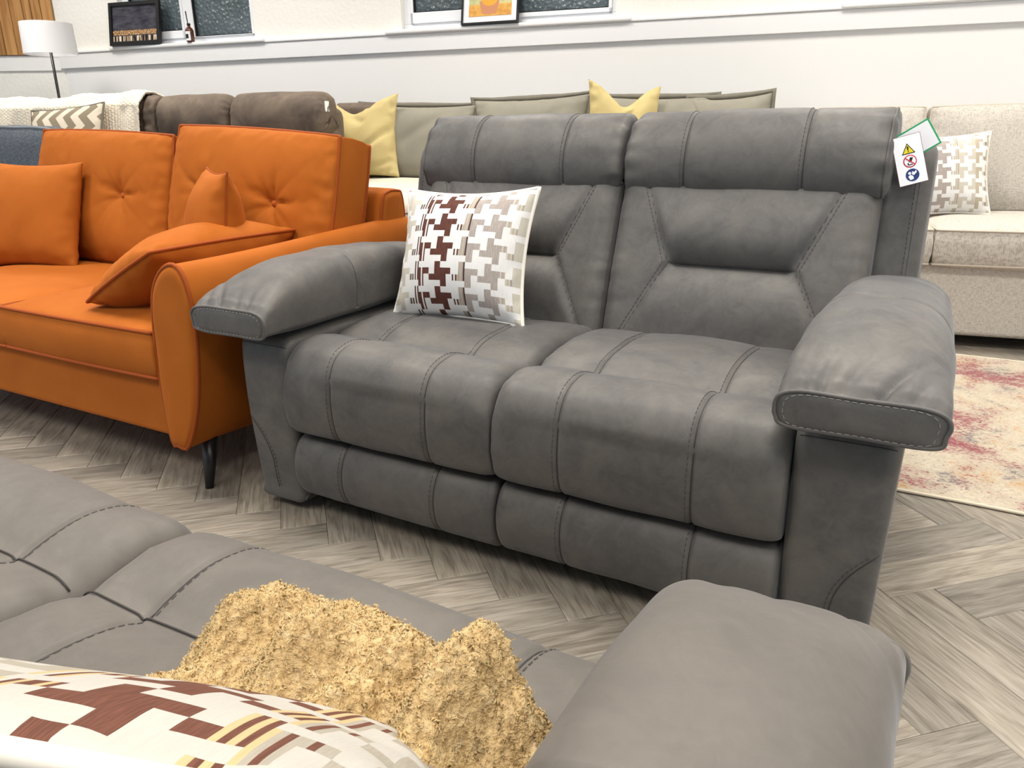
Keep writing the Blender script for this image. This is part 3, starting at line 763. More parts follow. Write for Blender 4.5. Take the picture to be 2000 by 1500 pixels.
def throw_pt(u, v):
    # u along the seat (x), v from the far rim towards the camera
    x = .255+.365*u; yc = -.885+.02*noise.noise(Vector((u*4, 1, 2))); y = yc+.065-.30*v
    up = smooth(0, .22, v); dn = 1-.45*smooth(.30, .9, v)
    hgt = crest_h(x)*up*dn
    hgt += (.016*math.sin(u*17+v*8+1.1)*math.sin(v*9+u*5)+.018*noise.noise(Vector((u*8, v*7, 7))))*smooth(.10, .4, v)*smooth(0, .12, u)*smooth(1, .88, u)
    hgt += .010*math.sin(x*95+v*6)*smooth(.25, .5, v)*smooth(0, .12, u)*smooth(1, .88, u)
    z = .470 + .012*smooth(0, .05, v) + max(-.004, hgt)
    d = .0050*abs(noise.noise(Vector((x*85, y*85, z*85))))+.003*noise.noise(Vector((x*190, y*190, 3)))
    return Vector((x+d, y+d*.6, z+d))
v, f = surf(throw_pt, 200, 130)
n0 = len(v); v2 = [p - Vector((0, 0, .012)) for p in v]; nu, nv = 200, 130
rim = [i for i in range(nu)] + [j*nu+nu-1 for j in range(1, nv)] + [(nv-1)*nu+i for i in range(nu-2, -1, -1)] + [j*nu for j in range(nv-2, 0, -1)]
f = f + [(rim[i], rim[(i+1) % len(rim)], n0+rim[(i+1) % len(rim)], n0+rim[i]) for i in range(len(rim))]
fl = mk('fleece_throw', v+v2, f, M['fleece']); tag(fl, 'honey yellow fleece throw crumpled on the near sofa seat', 'blanket')
V, F, NRM = [], [], []
for i in range(30000):
    u, w = random.random(), random.random()**1.2; p = throw_pt(u, w)
    e1 = throw_pt(min(1, u+.01), w)-throw_pt(max(0, u-.01), w); e2 = throw_pt(u, min(1, w+.01))-throw_pt(u, max(0, w-.01)); nm = e2.cross(e1).normalized()
    if nm.z < 0: nm = -nm
    t = Vector((random.gauss(0, 1), random.gauss(0, 1), random.gauss(0, .6))); t = (t-nm*t.dot(nm)*.5).normalized()
    L = random.uniform(.003, .0055); a = p-nm*.002; b = a+nm*L*.62+t*L*.35; c = b+t*L*.6-nm*L*.25
    s = nm.cross(t).normalized()*.0011; k = len(V)
    V += [a-s, a+s, b-s*.9, b+s*.9, c-s*.2, c+s*.2, b+nm*.0014]; w_ = (nm+t*.12).normalized(); NRM += [w_]*7; 
    for fc in ((k, k+1, k+3, k+2), (k+2, k+3, k+5, k+4), (k, k+2, k+6), (k+1, k+6, k+3), (k+2, k+4, k+6), (k+3, k+6, k+5)):
        F.append(fc if (V[fc[1]]-V[fc[0]]).cross(V[fc[2]]-V[fc[0]]).dot(nm) > 0 else fc[::-1])
tf = mk('pile', V, F, M['fleece'], fl, recalc=False); tag(tf, kind='stuff'); tf.data.normals_split_custom_set_from_vertices([tuple(q) for q in NRM])

# ------------------------------------------------------------------ orange velvet sofa
oro = empty('velvet_sofa', (-1.72, 0, 0), 0, 'burnt orange velvet two seat sofa with button back cushions and black legs', 'sofa')
OM, OP = M['orange'], M['orange_pipe']
def obase():
    v, f = boxv(-.74, .74, -.03, .88, .145, .315); o = mk('base', v, f, OM, oro); bevel_obj(o, .02, 4); return o
obase()
for s in (-1, 1):
    sc = cushion('seat_cushion', .715, .66, .030, OM, oro, gus=.125, k=.012, pw=5, q=.7, amp=.003, pipe=OP, pipe_r=.0055, seed=s*3)
    place(sc, (s*.355, -.055, .385), math.radians(-90)); 
    # local front (-y) becomes the top
    sc.rotation_euler = (math.radians(-90), 0, 0)
    bc = cushion('back_cushion', .775, .49, .070, OM, oro, gus=.14, k=.028, pw=3.2, q=.55, nu=121, nv=81, amp=.006, freq=6, seed=s*5+1, pipe=OP, pipe_r=.0055, buttons=((-.165, .255), (.165, .255)))
    place(bc, (s*.392+.005, .60, .460), math.radians(-13), math.radians(2.6+.6*s), math.radians(-1.5*s))
    # arm: tear shaped section carried back, rising slightly
    sec = [(.725, .148), (.715, .30), (.722, .45), (.742, .555), (.785, .615), (.835, .634), (.868, .605), (.884, .52), (.872, .38), (.838, .24), (.785, .140), (.75, .138)]
    cs, tc = catmull([(x, z, 0) for x, z in sec], 72)
    def arm_pt(y, k, inset=0.):
        p = cs[k % 72]; cx, cz = .80, .40
        up = .030*smooth(0, .95, y)*smooth(.25, .6, p.y); dn = 0
        flare = .055*smooth(0, .5, y)*smooth(.40, .10, p.y)*(1 if p.x > .76 else 0)
        e = .05*(1-math.sqrt(max(0, 1-max(0, (y-.87)/.05)**2))) if y > .87 else 0
        q = Vector((p.x+flare-cx, p.y+up-cz, 0)); q *= 1-(e+inset)/max(.02, q.length)
        return Vector((s*(cx+q.x), y, cz+q.y))
    ys = [-.045, -.043, -.035, -.02, 0] + [.05*i for i in range(1, 18)] + [.87, .885, .90, .912, .919]
    V = [arm_pt(y, k) for y in ys for k in range(72)]; F = [(i*72+k, i*72+(k+1) % 72, (i+1)*72+(k+1) % 72, (i+1)*72+k) for i in range(len(ys)-1) for k in range(72)]
    ring = V[-72:]; cen = sum(ring, Vector())/72; V.append(cen); F += [((len(ys)-1)*72+k, (len(ys)-1)*72+(k+1) % 72, len(V)-1) for k in range(72)]
    ar = mk('arm', V, F, OM, oro)
    V = []; F = []
    lv = (0, .004, .010, .018, .03)
    for j, ins in enumerate(lv): V += [arm_pt(-.045, k, ins)+Vector((0, -.012*math.sin(j/4*PI/2), 0)) for k in range(72)]
    for j in range(4): F += [(j*72+k, j*72+(k+1) % 72, (j+1)*72+(k+1) % 72, (j+1)*72+k) for k in range(72)]
    F.append(tuple(4*72+k for k in range(72)))
    mk('arm_front', V, F, OM, ar); tube('piping', [arm_pt(-.047, k, .000) for k in range(72)], .0058, OP, ar, 6, True)
    for y, dy in ((.05, -.05), (.82, .04)):
        x0, x1 = s*.755, s*.775
        V, F = tubev([(x1+s*.01, y+dy, 0), (x0, y, .150)], [.011, .026], 16); mk('leg', V, F, M['black_leg'], oro)
# back frame
BF = [(.70, .30), (.735, .55), (.765, .72), (.79, .752), (.85, .757), (.885, .73), (.895, .55), (.89, .17), (.72, .16)]
Bs = Sweep(BF, -.845, .845, .03, (), n=72, amp=.002)
v, f = Bs.mesh(30); bf = mk('back_frame', v, f, OM, oro)
for xe in (-.835, .835): tube('piping', [Bs.P(xe, Bs.tc[1]+(Bs.tc[6]-Bs.tc[1])*i/40, .001) for i in range(41)], .005, OP, bf)

o = cushion('scatter_cushion', .43, .40, .075, OM, k=-.07, pw=2.4, q=.6, amp=.008, freq=7, seed=11)
tag(o, 'plain orange velvet cushion at the left end of the orange sofa', 'cushion'); place(o, (-2.26, .36, .462), math.radians(-17), 0, math.radians(14))
o = cushion('scatter_cushion', .36, .37, .085, OM, k=-.08, pw=2.3, q=.6, amp=.008, freq=7, seed=15, pipe=OP, pipe_r=.003)
tag(o, 'orange velvet cushion standing on edge behind the arm bolster', 'cushion'); place(o, (-1.215, .33, .470), math.radians(-8), 0, math.radians(-31))
o = cushion('bolster_cushion', .54, .37, .10, OM, k=.05, pw=2.4, q=.6, amp=.010, freq=8, seed=21, pipe=OP, pipe_r=.005)
tag(o, 'orange velvet piped cushion slumped over the arm of the orange sofa', 'cushion')
place(o, (-1.345, .25, .486), math.radians(-63), 0, math.radians(-90))

# ------------------------------------------------------------------ back row on a low display plinth
v, f = wparts([(-5.4, .45, 1.75, 3.42, -.004, .12)]); o = mk('floor_plinth', v, f, M['sub'], smooth=False); tag(o, kind='structure')
def wplace(o, a, D, z, rx=0, ry=0, rz=0): return place(o, W(a, D, z), rx, ry, rz+WA)
# taupe corner sofa
tp = empty('corner_sofa', W(-.75, 2.6, .12), WA, 'taupe plush sofa with loose edged back cushions against the white wall', 'sofa')
def lbox(name, x0, x1, y0, y1, z0, z1, m, root, bev=.03, seg=4): return box(name, x0, x1, y0, y1, z0, z1, m, root, bev, seg)
lbox('base', -1.17, 1.15, -.58, .52, .05, .33, M['taupe_seat'], tp, .02)
lbox('back_frame', -1.17, 1.15, .50, .70, .08, .78, M['taupe'], tp, .05)
for s, (x0, x1) in zip((1, 2, 3), ((-1.17, -.40), (-.40, .37), (.37, 1.15))):
    pr = [(.46, .545), (.20, .552), (-.10, .545), (-.40, .530), (-.52, .505), (-.56, .44), (-.54, .36), (-.48, .33), (.3, .33), (.48, .36), (.50, .48)]
    S = Sweep(pr, x0+.002, x1-.002, .03, (), n=80, amp=.006, freq=5, seed=s)
    v, f = S.mesh(20); c_ = mk('seat_cushion', v, f, M['taupe_seat'], tp); tube('piping', S.across(S.tc[5], x0+.03, x1-.03, 30, .001), .004, M['taupe_trim'], c_)
for i, (a, w, hh, rz_) in enumerate(((-.88, .76, .455, 2), (-.155, .70, .48, -1), (.53, .66, .470, 1), (.97, .42, .46, 6))):
    c_ = cushion('back_cushion', w, hh, .10, M['taupe'], tp, k=-.085, pw=3, q=.55, amp=.012, freq=4, seed=i*7, flange=(.030, M['taupe_trim']), creases=((-.1, .2, .25, .42, .01, .03),))
    place(c_, (a, .38, .525), math.radians(-10), math.radians((1.5, -1.5, 1, -3)[i]), math.radians(rz_))
for x in (-1.1, 1.05):
    for y in (-.48, .55): lbox('leg', x-.03, x+.03, y-.03, y+.03, 0, .05, M['black'], tp, .005)
def yel(label, a, D, z, w, h, rx, ry, rz, seed, cr, cd, cx, cw):
    def chop(p):
        t = smooth(.15*h, h, p.z); p.z -= cd*t*gauss(p.x-cx, cw); return p
    o = cushion('velvet_cushion', w, h, .075, M['yellow'], bend=chop, k=-.10, pw=2.4, q=.6, amp=.016, freq=7, seed=seed, creases=cr)
    tag(o, label, 'cushion'); wplace(o, a, D, z, math.radians(rx), math.radians(ry), math.radians(rz)); return o
yel('straw yellow velvet cushion between the brown sofa and the taupe sofa', -1.93, 2.86, .665, .50, .49, -12, -3, 4, 3, ((-.02, .14, .24, .30, .018, .02), (-.05, .44, .05, .36, .02, .02), (.1, .06, .22, .1, .012, .015)), .075, -.02, .13)
yel('straw yellow velvet cushion with two pointed corners peeking above the charcoal headrests', -.33, 2.78, .650, .40, .53, -10, 5, 30, 9, ((0, .30, .02, .47, .03, .03),), .10, .0, .10)

# brown suede sofa
br = empty('suede_sofa', W(-3.305, 2.2, .12), WA, 'brown suede high back sofa with padded headrests behind the orange sofa', 'sofa')
BR = M['brown']
lbox('base', -1.42, 1.35, -.10, .55, .06, .34, BR, br, .03)
lbox('back_frame', -1.40, 1.34, .42, .60, .10, .96, BR, br, .06)
xs = [(-1.36, -.70), (-.70, .01), (.01, .70), (.70, 1.40)]
xs = [(-1.40, -.72), (-.70, .10), (.165, .700), (.706, 1.350)]
for i, (x0, x1) in enumerate(xs):
    pr = [(.36, .46), (.15, .47), (-.06, .46), (-.12, .42), (-.12, .36), (-.06, .34), (.36, .34)]
    S = Sweep(pr, x0, x1, .04, (), n=60, amp=.006, freq=5, seed=i); v, f = S.mesh(16); mk('seat_cushion', v, f, BR, br)
    pr = [(.36, .44), (.30, .50), (.30, .62), (.34, .76), (.42, .80), (.48, .70), (.48, .44)]
    S = Sweep(pr, x0, x1, .05, (), n=60, amp=.006, freq=5, seed=i+3); v, f = S.mesh(16); mk('backrest', v, f, BR, br)
    pr = [(.35, .800), (.315, .82), (.305, .90), (.325, .98), (.375, 1.035), (.44, 1.045), (.50, 1.02), (.53, .95), (.53, .83), (.45, .795)]
    S = Sweep(pr, x0, x1, .055, (), n=80, crown=.012, amp=.007, freq=6, seed=i+5, disp=lambda x, y, z, x0=x0, x1=x1: .010*gauss(min(x-x0, x1-x), .035)*noise.noise(Vector((1, y*20, z*42)))); v, f = S.mesh(30); mk('headrest', v, f, BR, br)
pr = [(.34, .80), (.315, .90), (.34, 1.01), (.42, 1.045), (.52, .99), (.52, .80)]
S = Sweep(pr, .09, .172, .02, (), n=60, amp=.012, freq=28); v, f = S.mesh(10); mk('ruched_panel', v, f, BR, br)
pr = [(.72, .60), (.72, .93), (.75, .965), (.80, .96), (.82, .60)]
S = Sweep(pr, 1.16, 1.47, .03, (), n=50, amp=.003); v, f = S.mesh(10); mk('side_wing', v, f, BR, br)
for s in (-1,):
    pr = [(.60, .62), (.25, .64), (-.08, .60), (-.12, .45), (-.10, .06), (.6, .06)]
    S = Sweep(pr, *sorted((s*1.40, s*1.62)), .05, (), n=60, amp=.004); v, f = S.mesh(12); mk('arm', v, f, BR, br)
for x in (-1.3, 1.3):
    for y in (-.04, .48): lbox('foot', x-.03, x+.03, y-.03, y+.03, 0, .06, M['black'], br, .005)
box('care_label', 1.346, 1.350, .36, .40, .93, .985, M['paper'], br)

# knitted throw over the brown sofa
def knit_pt(u, v, off=0.):
    x = -1.62+1.735*u
    fold = .018*math.sin(x*13+.8*math.sin(v*5))+.016*noise.noise(Vector((x*7, v*2.5, 1)))+.012*math.sin(x*31+v*4)*smooth(.2, .6, v)
    path = ((.545, .96), (.53, 1.01), (.49, 1.045), (.42, 1.060), (.345, 1.052), (.297, .99), (.284, .90), (.265, .75), (.24, .60))
    s = v*(len(path)-1); i = min(int(s), len(path)-2); q = s-i
    y = path[i][0]+(path[i+1][0]-path[i][0])*q; z = path[i][1]+(path[i+1][1]-path[i][1])*q
    nf = smooth(.45, .62, v)
    z += (1-nf)*fold*.45 + .012*math.sin(x*5+2)*gauss(v-.4, .2); y -= nf*(abs(fold)*1.2+.004) + off
    rib = .0035*math.sin(x*2*PI/.017)*(1 if (int((x+3)/.17) % 3) else .4) + .0025*math.sin(z*2*PI/.02)*math.sin(x*2*PI/.034)
    y -= rib*nf; z += rib*(1-nf)
    return Vector((x+.006*noise.noise(Vector((v*30, 4, x*3)))*(1 if u > .98 else 0), y, z))
v, f = surf(knit_pt, 330, 110); kt = mk('knitted_throw', v, f, M['knit']); m_ = kt.modifiers.new('solid', 'SOLIDIFY'); m_.thickness = .012; m_.offset = -1
tag(kt, 'cream cable knit throw draped over the back of the brown sofa', 'blanket'); kt.location = W(-3.305, 2.2, .12); kt.rotation_euler = (0, 0, WA)
# chevron cushion
def chev():
    m = mat('taupe chevron cloth', (.3, .25, .18), .9, .15)
    tc = N(m, 'ShaderNodeTexCoord'); sp = N(m, 'ShaderNodeSeparateXYZ'); link(m, tc.outputs['Object'], sp.inputs[0])
    def mth(op, a, b=None, c=None):
        n = N(m, 'ShaderNodeMath', operation=op)
        for i, q in enumerate((a, b, c)):
            if q is None: continue
            if isinstance(q, (int, float)): n.inputs[i].default_value = q
            else: link(m, q, n.inputs[i])
        return n.outputs[0]
    tri = mth('PINGPONG', sp.outputs[2], .06); s = mth('ADD', sp.outputs[0], mth('MULTIPLY', tri, .9)); st = mth('PINGPONG', s, .055)
    r = ramp(m, mth('DIVIDE', st, .055), [(.48, (.23, .19, .135)), (.54, (.62, .55, .44))]); link(m, r.outputs[0], bsdf(m).inputs['Base Color'])
    t = tex(m, 160, 2); bump(m, t.outputs['Fac'], .5, .002); return m
M['chevron'] = chev()
o = cushion('chevron_cushion', .56, .51, .07, M['chevron'], k=-.06, pw=2.6, q=.6, amp=.006, seed=31, pipe=M['taupe_trim'], pipe_r=.006)
tag(o, 'taupe and cream chevron cushion propped on the cream knit throw', 'cushion'); wplace(o, -3.62, 2.23, .628, math.radians(-20), math.radians(-4), math.radians(3))

# blue grey boucle armchair at the left edge
bl = empty('boucle_armchair', W(-3.70, 1.62, 0), WA-.1, 'blue grey boucle armchair half hidden behind the orange sofa at the left edge', 'armchair')
BO = M['boucle']
pr = [(.15, .50), (.135, .68), (.15, .87), (.20, .978), (.27, .998), (.34, .973), (.37, .80), (.36, .45)]
S = Sweep(pr, -.78, .60, .07, (), n=70, amp=.006, freq=6, crown=.02); v, f = S.mesh(30); q = mk('back_cushion', v, f, BO, bl); tube('piping', [S.P(x_, S.tc[3]+.01, .002) for x_ in [-.74+1.30*i/40 for i in range(41)]], .008, M['boucle_pipe'], q)
pr = [(.10, .46), (.07, .56), (.09, .68), (.13, .735), (.18, .70), (.2, .46)]
S = Sweep(pr, -.78, .52, .05, (), n=60, amp=.006, freq=6); v, f = S.mesh(20); mk('lumbar_cushion', v, f, BO, bl)
lbox('base', -.80, .62, -.45, .40, .06, .34, BO, bl, .04); lbox('seat_cushion', -.66, .50, -.48, .20, .34, .48, BO, bl, .05)
for s in (-1, 1): lbox('arm', -.09+s*.70-.08, -.09+s*.70+.08, -.44, .38, .30, .64, BO, bl, .06)
for x in (-.7, .5):
    for y in (-.36, .32): lbox('leg', x-.02, x+.02, y-.02, y+.02, 0, .06, M['black_leg'], bl, .004)

# ------------------------------------------------------------------ cream sofa at the right
cr = empty('cream_sofa', W(1.5, 2.75, 0), WA, 'cream woven fabric sofa at the right, standing behind the patterned rug', 'sofa')
CM, CP = M['cream'], M['cream_pipe']
lbox('base', -1.02, 1.05, -.40, .55, .055, .375, CM, cr, .025)
lbox('back_frame', -1.02, 1.05, .38, .60, .06, .86, CM, cr, .05)
for i, (x0, x1) in enumerate(((-1.02, -.375), (-.37, .345), (.35, 1.05))):
    w = x1-x0
    c_ = cushion('seat_cushion', w-.004, .80, .034, CM, cr, gus=.145, k=.012, pw=4, q=.6, amp=.005, pipe=CP, pipe_r=.005, seed=40+i); place(c_, ((x0+x1)/2, -.435, .442), math.radians(-90))
for i, (x0, x1) in enumerate(((-1.06, -.372), (-.365, .345), (.35, 1.05))):
    w = x1-x0
    c_ = cushion('back_cushion', w-.006, .51, .075, CM, cr, gus=.13, k=.022, pw=3.2, q=.55, amp=.006, pipe=CP, pipe_r=.005, seed=50+i); place(c_, ((x0+x1)/2, .235, .515), math.radians(-13), 0, 0)
for x in (-.95, .98):
    for y in (-.34, .5): lbox('leg', x-.025, x+.025, y-.025, y+.025, 0, .06, M['black'], cr, .004)
o = cushion('patterned_cushion', .40, .38, .075, None, scheme='grey', k=-.09, pw=2.4, q=.62, amp=.008, freq=8, seed=60, pipe=M['cord'], pipe_r=.0055)
tag(o, 'white and grey pinwheel patterned cushion on the cream sofa', 'cushion'); wplace(o, 1.205, 2.70, .535, math.radians(-18), math.radians(-3), math.radians(6))

# ------------------------------------------------------------------ rug
def rug_mat():
    m = mat('distressed rug', (.7, .6, .5), .95, .1, .2)
    fine = tex(m, 85, 4, .75, dist=.5, stretch=(1, 1.7, 1)); a = tex(m, 3.3, 4, .65, dist=.4, stretch=(1, 1, 1)); a.inputs['Vector'].links[0].from_node.inputs['Location'].default_value = (2.3, 1.15, 0); b = tex(m, 4.6, 4, .65, dist=.3, stretch=(1, 1, 1)); b.inputs['W' if 'W' in b.inputs else 'Scale'].default_value = 4.9
    c = tex(m, 5.7, 4, .6, dist=.2)
    def mask(n, lo, hi, wgt=.55):
        mp = N(m, 'ShaderNodeMath', operation='MULTIPLY_ADD'); link(m, fine.outputs['Fac'], mp.inputs[0]); mp.inputs[1].default_value = wgt; link(m, n.outputs['Fac'], mp.inputs[2])
        q = N(m, 'ShaderNodeMapRange'); q.inputs[1].default_value = lo; q.inputs[2].default_value = hi; link(m, mp.outputs[0], q.inputs[0]); return q.outputs[0]
    base = ramp(m, fine.outputs['Fac'], [(.35, (.31, .26, .19)), (.58, (.50, .45, .36))])
    def over(prev, col, fac):
        x = N(m, 'ShaderNodeMix', data_type='RGBA'); link(m, fac, x.inputs['Factor']); link(m, prev, x.inputs[6]); x.inputs[7].default_value = (*col, 1); return x.outputs[2]
    k = over(base.outputs[0], (.42, .235, .09), mask(b, 1.06, 1.16, .95)); k = over(k, (.14, .13, .135), mask(c, 1.07, 1.15, .95)); k = over(k, (.215, .062, .078), mask(a, 1.00, 1.10, .95))
    link(m, k, bsdf(m).inputs['Base Color']); bump(m, fine.outputs['Fac'], .6, .004); return m
M['rug'] = rug_mat()
rg = empty('rug', (1.75, 1.58, .0), .0, 'cream rug with worn burgundy and orange patches on the floor beside the cream sofa', 'rug')
def rug_outline(y0, y1, x0, x1, n=40):
    wob = lambda t: .012*noise.noise(Vector((t*2, 3, 1)))
    pts = [(x0+(x1-x0)*i/n, y0+wob(i/n*4)) for i in range(n)] + [(x1, y0+(y1-y0)*i/n) for i in range(n)] + [(x1+(x0-x1)*i/n, y1) for i in range(n)] + [(x0, y1+(y0-y1)*i/n) for i in range(n)]
    return pts
ol = rug_outline(-.71, .82, -1.12, 1.2); m0 = len(ol)
V = [Vector((x, y, .0005)) for x, y in ol] + [Vector((x, y, .009)) for x, y in ol]; F = [(i, (i+1) % m0, m0+(i+1) % m0, m0+i) for i in range(m0)] + [tuple(range(m0, 2*m0)), tuple(range(m0-1, -1, -1))]
mk('pile', V, F, M['rug'], rg, smooth=False)
tube('binding', [Vector((x, y, .0055)) for x, y in ol], .005, mat('rug binding', (.62, .54, .42), .9), rg, 6, True)

# ------------------------------------------------------------------ swing tags on the recliner
def tagcard(name, w, h, label, border, r, m):
    root = empty(name, (0, 0, 0), 0, label, 'tag')
    box('card', -w/2, w/2, 0, .0012, 0, h, border, root)
    box('printed_face', -w/2+r, w/2-r, -.0004, 0, r, h-r, m, root)
    return root
red, green = mat('red print', (.55, .02, .05), .6), mat('green print', (.02, .36, .14), .6)
yelp, blk, blu = mat('yellow print', (.72, .60, .02), .6), mat('black print', (.008, .008, .008), .6), mat('navy print', (.012, .035, .16), .6)
t1 = tagcard('warning_tag', .058, .106, 'white hazard tag with yellow triangle, red ring and blue disc beside the headrest', mat('plum edge', (.16, .03, .06), .6), .0009, M['paper'])
def poly(name, pts, y, m, parent): 
    V = [Vector((x, y, z)) for x, z in pts] + [Vector((x, y+.0003, z)) for x, z in pts]; n = len(pts)
    return mk(name, V, [tuple(range(n)), tuple(range(2*n-1, n-1, -1))] + [(i, (i+1) % n, n+(i+1) % n, n+i) for i in range(n)], m, parent, smooth=False)
def disc(r, cx, cz, n=28): return [(cx+r*math.cos(2*PI*i/n), cz+r*math.sin(2*PI*i/n)) for i in range(n)]
poly('warning_triangle', [(-.0135, .066), (.0135, .066), (0, .089)], -.0008, blk, t1); poly('triangle_fill', [(-.0105, .0678), (.0105, .0678), (0, .0857)], -.0012, yelp, t1)
poly('exclamation_bar', [(-.0010, .0735), (.0010, .0735), (.0017, .082), (-.0017, .082)], -.0016, blk, t1); poly('exclamation_dot', disc(.0012, 0, .0710, 10), -.0016, blk, t1)
cz = .050
poly('ring', disc(.0135, 0, cz), -.0008, red, t1); poly('ring_fill', disc(.0112, 0, cz), -.0012, M['paper'], t1)
poly('hand_mark', [(-.003, cz-.001), (.001, cz+.008), (.007, cz+.007), (.002, cz-.003)], -.0016, blk, t1)
poly('trap_mark', [(-.006, cz-.003), (-.0035, cz-.003), (-.003, cz-.0065), (.004, cz-.0065), (.004, cz-.0085), (-.005, cz-.0085)], -.0016, blk, t1)
a = .7071; poly('slash', [(-.0095, cz+.0080), (-.0080, cz+.0095), (.0095, cz-.0080), (.0080, cz-.0095)], -.0020, red, t1)
cz = .020
poly('blue_disc', disc(.0135, 0, cz), -.0008, blu, t1); poly('reader_head', disc(.0030, -.0050, cz+.0045, 14), -.0012, M['paper'], t1)
poly('reader_body', [(-.009, cz-.002), (-.004, cz+.001), (.001, cz-.003), (.001, cz-.009), (-.006, cz-.010)], -.0012, M['paper'], t1)
poly('open_book', [(-.001, cz+.001), (.003, cz-.001), (.009, cz+.004), (.0085, cz+.009), (.004, cz+.005), (.0005, cz+.008)], -.0012, M['paper'], t1)
t1.location = (.676, .672, .815); t1.rotation_euler = (math.radians(-8), math.radians(-16), math.radians(14))
t2 = tagcard('fire_label_tag', .062, .085, 'white swing tag with green border tucked behind the hazard tag', green, .0035, M['paper'])
poly('flame_mark', [(.012, .020), (.016, .024), (.014, .034), (.018, .044), (.010, .036), (.009, .026)], -.0008, red, t2); poly('flame_fill', [(.0125, .022), (.0148, .025), (.013, .032), (.0142, .038), (.0108, .034), (.0105, .027)], -.0012, M['paper'], t2)
poly('small_print', [(.010, .010), (.020, .010), (.020, .0125), (.010, .0125)], -.0008, red, t2)
t2.location = (.630, .700, .880); t2.rotation_euler = (math.radians(-4), math.radians(57), math.radians(10))

# ------------------------------------------------------------------ things on the sills
def city():
    m = mat('night skyline print', (.02, .02, .03), .25, .5)
    tc = N(m, 'ShaderNodeTexCoord'); sp = N(m, 'ShaderNodeSeparateXYZ'); link(m, tc.outputs['Object'], sp.inputs[0])
    cl = tex(m, 14, 4, .6, stretch=(.6, 1, 2)); sky = ramp(m, cl.outputs['Fac'], [(.35, (.020, .021, .034)), (.7, (.085, .085, .10))])
    li = tex(m, 1, 3, .7, stretch=(190, 1, 110)); lights = ramp(m, li.outputs['Fac'], [(.46, (.03, .02, .015)), (.56, (.75, .42, .16)), (.70, (1, .92, .8))])
    rf = tex(m, 1, 1, .5, stretch=(70, 1, 5)); refl = ramp(m, rf.outputs['Fac'], [(.45, (.012, .012, .016)), (.58, (.55, .40, .25)), (.7, (.8, .75, .7))])
    def band(z0, z1):
        a = N(m, 'ShaderNodeMath', operation='GREATER_THAN'); link(m, sp.outputs[2], a.inputs[0]); a.inputs[1].default_value = z0
        b = N(m, 'ShaderNodeMath', operation='LESS_THAN'); link(m, sp.outputs[2], b.inputs[0]); b.inputs[1].default_value = z1
        c = N(m, 'ShaderNodeMath', operation='MULTIPLY'); link(m, a.outputs[0], c.inputs[0]); link(m, b.outputs[0], c.inputs[1]); return c.outputs[0]
    def over(p, col, fac):
        x = N(m, 'ShaderNodeMix', data_type='RGBA'); link(m, fac, x.inputs['Factor']); link(m, p, x.inputs[6]); link(m, col, x.inputs[7]); return x.outputs[2]
    k = over(sky.outputs[0], lights.outputs[0], band(.072, .105)); k = over(k, refl.outputs[0], band(.03, .066)); link(m, k, bsdf(m).inputs['Base Color']); return m
def pot():
    m = mat('orange still life print', (.7, .4, .1), .5)
    tc = N(m, 'ShaderNodeTexCoord'); sp = N(m, 'ShaderNodeSeparateXYZ'); link(m, tc.outputs['Object'], sp.inputs[0])
    a = tex(m, 22, 3, .6); g = ramp(m, a.outputs['Fac'], [(.35, (.58, .26, .05)), (.65, (.74, .44, .10))]); u = ramp(m, a.outputs['Fac'], [(.35, (.42, .44, .22)), (.65, (.62, .58, .28))])
    c = N(m, 'ShaderNodeMath', operation='GREATER_THAN'); link(m, sp.outputs[2], c.inputs[0]); c.inputs[1].default_value = .115
    x = N(m, 'ShaderNodeMix', data_type='RGBA'); link(m, c.outputs[0], x.inputs['Factor']); link(m, g.outputs[0], x.inputs[6]); link(m, u.outputs[0], x.inputs[7]); link(m, x.outputs[2], bsdf(m).inputs['Base Color']); return m
def picture(name, w, h, label, fm, fw, inner, art, mount=0):
    r = empty(name, (0, 0, 0), 0, label, 'picture')
    v, f = join([boxv(-w/2, w/2, -.012, .012, 0, fw), boxv(-w/2, w/2, -.012, .012, h-fw, h), boxv(-w/2, -w/2+fw, -.012, .012, fw, h-fw), boxv(w/2-fw, w/2, -.012, .012, fw, h-fw)])
    mk('frame', v, f, fm, r, smooth=False); box('backing', -w/2+fw, w/2-fw, .004, .008, fw, h-fw, M['frame_black'], r)
    if mount: box('mount', -w/2+fw, w/2-fw, .0, .004, fw, h-fw, M['paper'], r)
    box('print', -w/2+fw+mount, w/2-fw-mount, -.002 if mount else 0, .004, fw+mount, h-fw-mount, art, r); return r
p = picture('picture_frame', .445, .295, 'black framed night skyline picture leaning on the left window sill', M['frame_black'], .024, 0, city()); wplace(p, -4.06, 3.448, WZ0+.0145, math.radians(-9), math.radians(0), math.radians(2))
art = picture('picture_frame', .375, .46, 'black framed orange still life with a white mount on the middle window sill', M['frame_black'], .011, 0, pot(), .036); wplace(art, -1.305, 3.448, WZ0+.0145, math.radians(-10), 0, math.radians(-1))
vv, ff = [], []
bowl = [(-.048, .058), (.040, .058), (.060, .125), (.055, .135), (-.066, .135), (-.070, .125)]
poly('bowl_mark', bowl, -.0026, mat('terracotta print', (.55, .24, .12), .6), art)
poly('fruit_mark', [(x*1.0-.004, z*.8) for x, z in disc(.055, 0, .185)], -.0030, mat('orange print', (.80, .36, .04), .6), art)
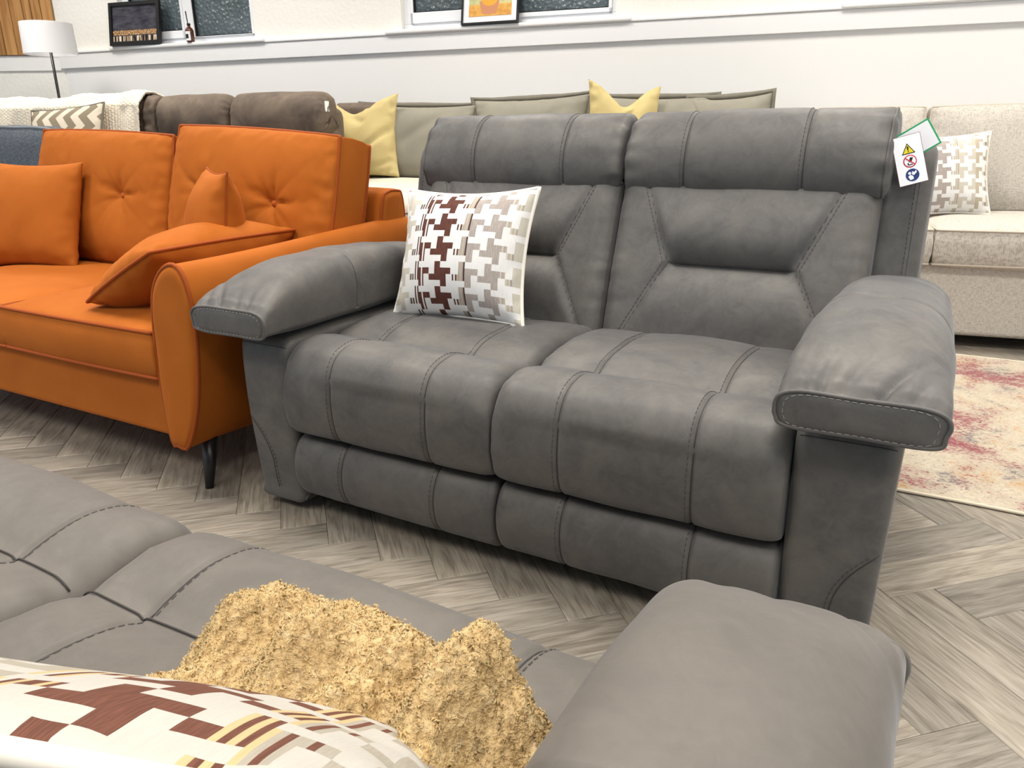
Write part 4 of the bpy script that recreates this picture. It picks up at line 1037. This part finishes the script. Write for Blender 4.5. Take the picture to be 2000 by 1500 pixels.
# reed diffuser
rd = empty('reed_diffuser', (0, 0, 0), 0, 'small amber bottle with dark reeds on the left window sill', 'diffuser')
pr = [(.0, .0), (.026, .0), (.028, .004), (.028, .075), (.022, .088), (.011, .098), (.010, .118), (.0, .118)]
V = []; n = 24
for rr, z in pr: V += [Vector((rr*math.cos(2*PI*k/n), rr*math.sin(2*PI*k/n), z)) for k in range(n)]
F = [(i*n+k, i*n+(k+1) % n, (i+1)*n+(k+1) % n, (i+1)*n+k) for i in range(len(pr)-1) for k in range(n)]
mk('bottle', V, F, M['amber'], rd); tube('cap_ring', [(0, 0, .110), (0, 0, .121)], .0125, M['black_leg'], rd, 16)
V, F = surf(lambda u, v: Vector((.0284*math.sin((u-.5)*2.0), -.0284*math.cos((u-.5)*2.0), .008+.060*v)), 12, 3); mk('paper_label', V, F, M['paper'], rd)
V, F = surf(lambda u, v: Vector((.0287*math.sin((u-.5)*1.0), -.0287*math.cos((u-.5)*1.0), .022+.028*v)), 8, 3); mk('label_print', V, F, blk, rd)
for dx, dy in ((-.010, .0), (-.016, .004), (-.006, -.004)): tube('reed', [(0, 0, .05), (dx*1.4, dy, .200)], .0028, M['black_leg'], rd, 6)
rd.location = W(-3.58, 3.465, WZ0+.0145)

# ------------------------------------------------------------------ floor lamp
lp = empty('floor_lamp', W(-4.45, 3.06, .12), WA, 'white drum shade floor lamp with a thin black pole in the corner', 'lamp')
V = []; n = 64
for rr, z in ((.170, 1.360), (.164, 1.562), (.160, 1.562), (.166, 1.360)): V += [Vector((rr*math.cos(2*PI*k/n), rr*math.sin(2*PI*k/n), z)) for k in range(n)]
F = [(i*n+k, i*n+(k+1) % n, ((i+1) % 4)*n+(k+1) % n, ((i+1) % 4)*n+k) for i in range(4) for k in range(n)]
o = mk('lamp_shade', V, F, M['shade'], lp, smooth=True); bevel_obj(o, .001)
tube('pole', [(0, 0, .02), (0, 0, 1.50)], .0095, M['black_leg'], lp, 12); tube('base', [(0, 0, 0), (0, 0, .018), (0, 0, .022)], [.13, .13, .12], M['black_leg'], lp, 32)
for k in range(3): tube('spider_arm', [(0, 0, 1.50), (0.163*math.cos(k*2.09), 0.163*math.sin(k*2.09), 1.50)], .003, M['black_leg'], lp, 6)
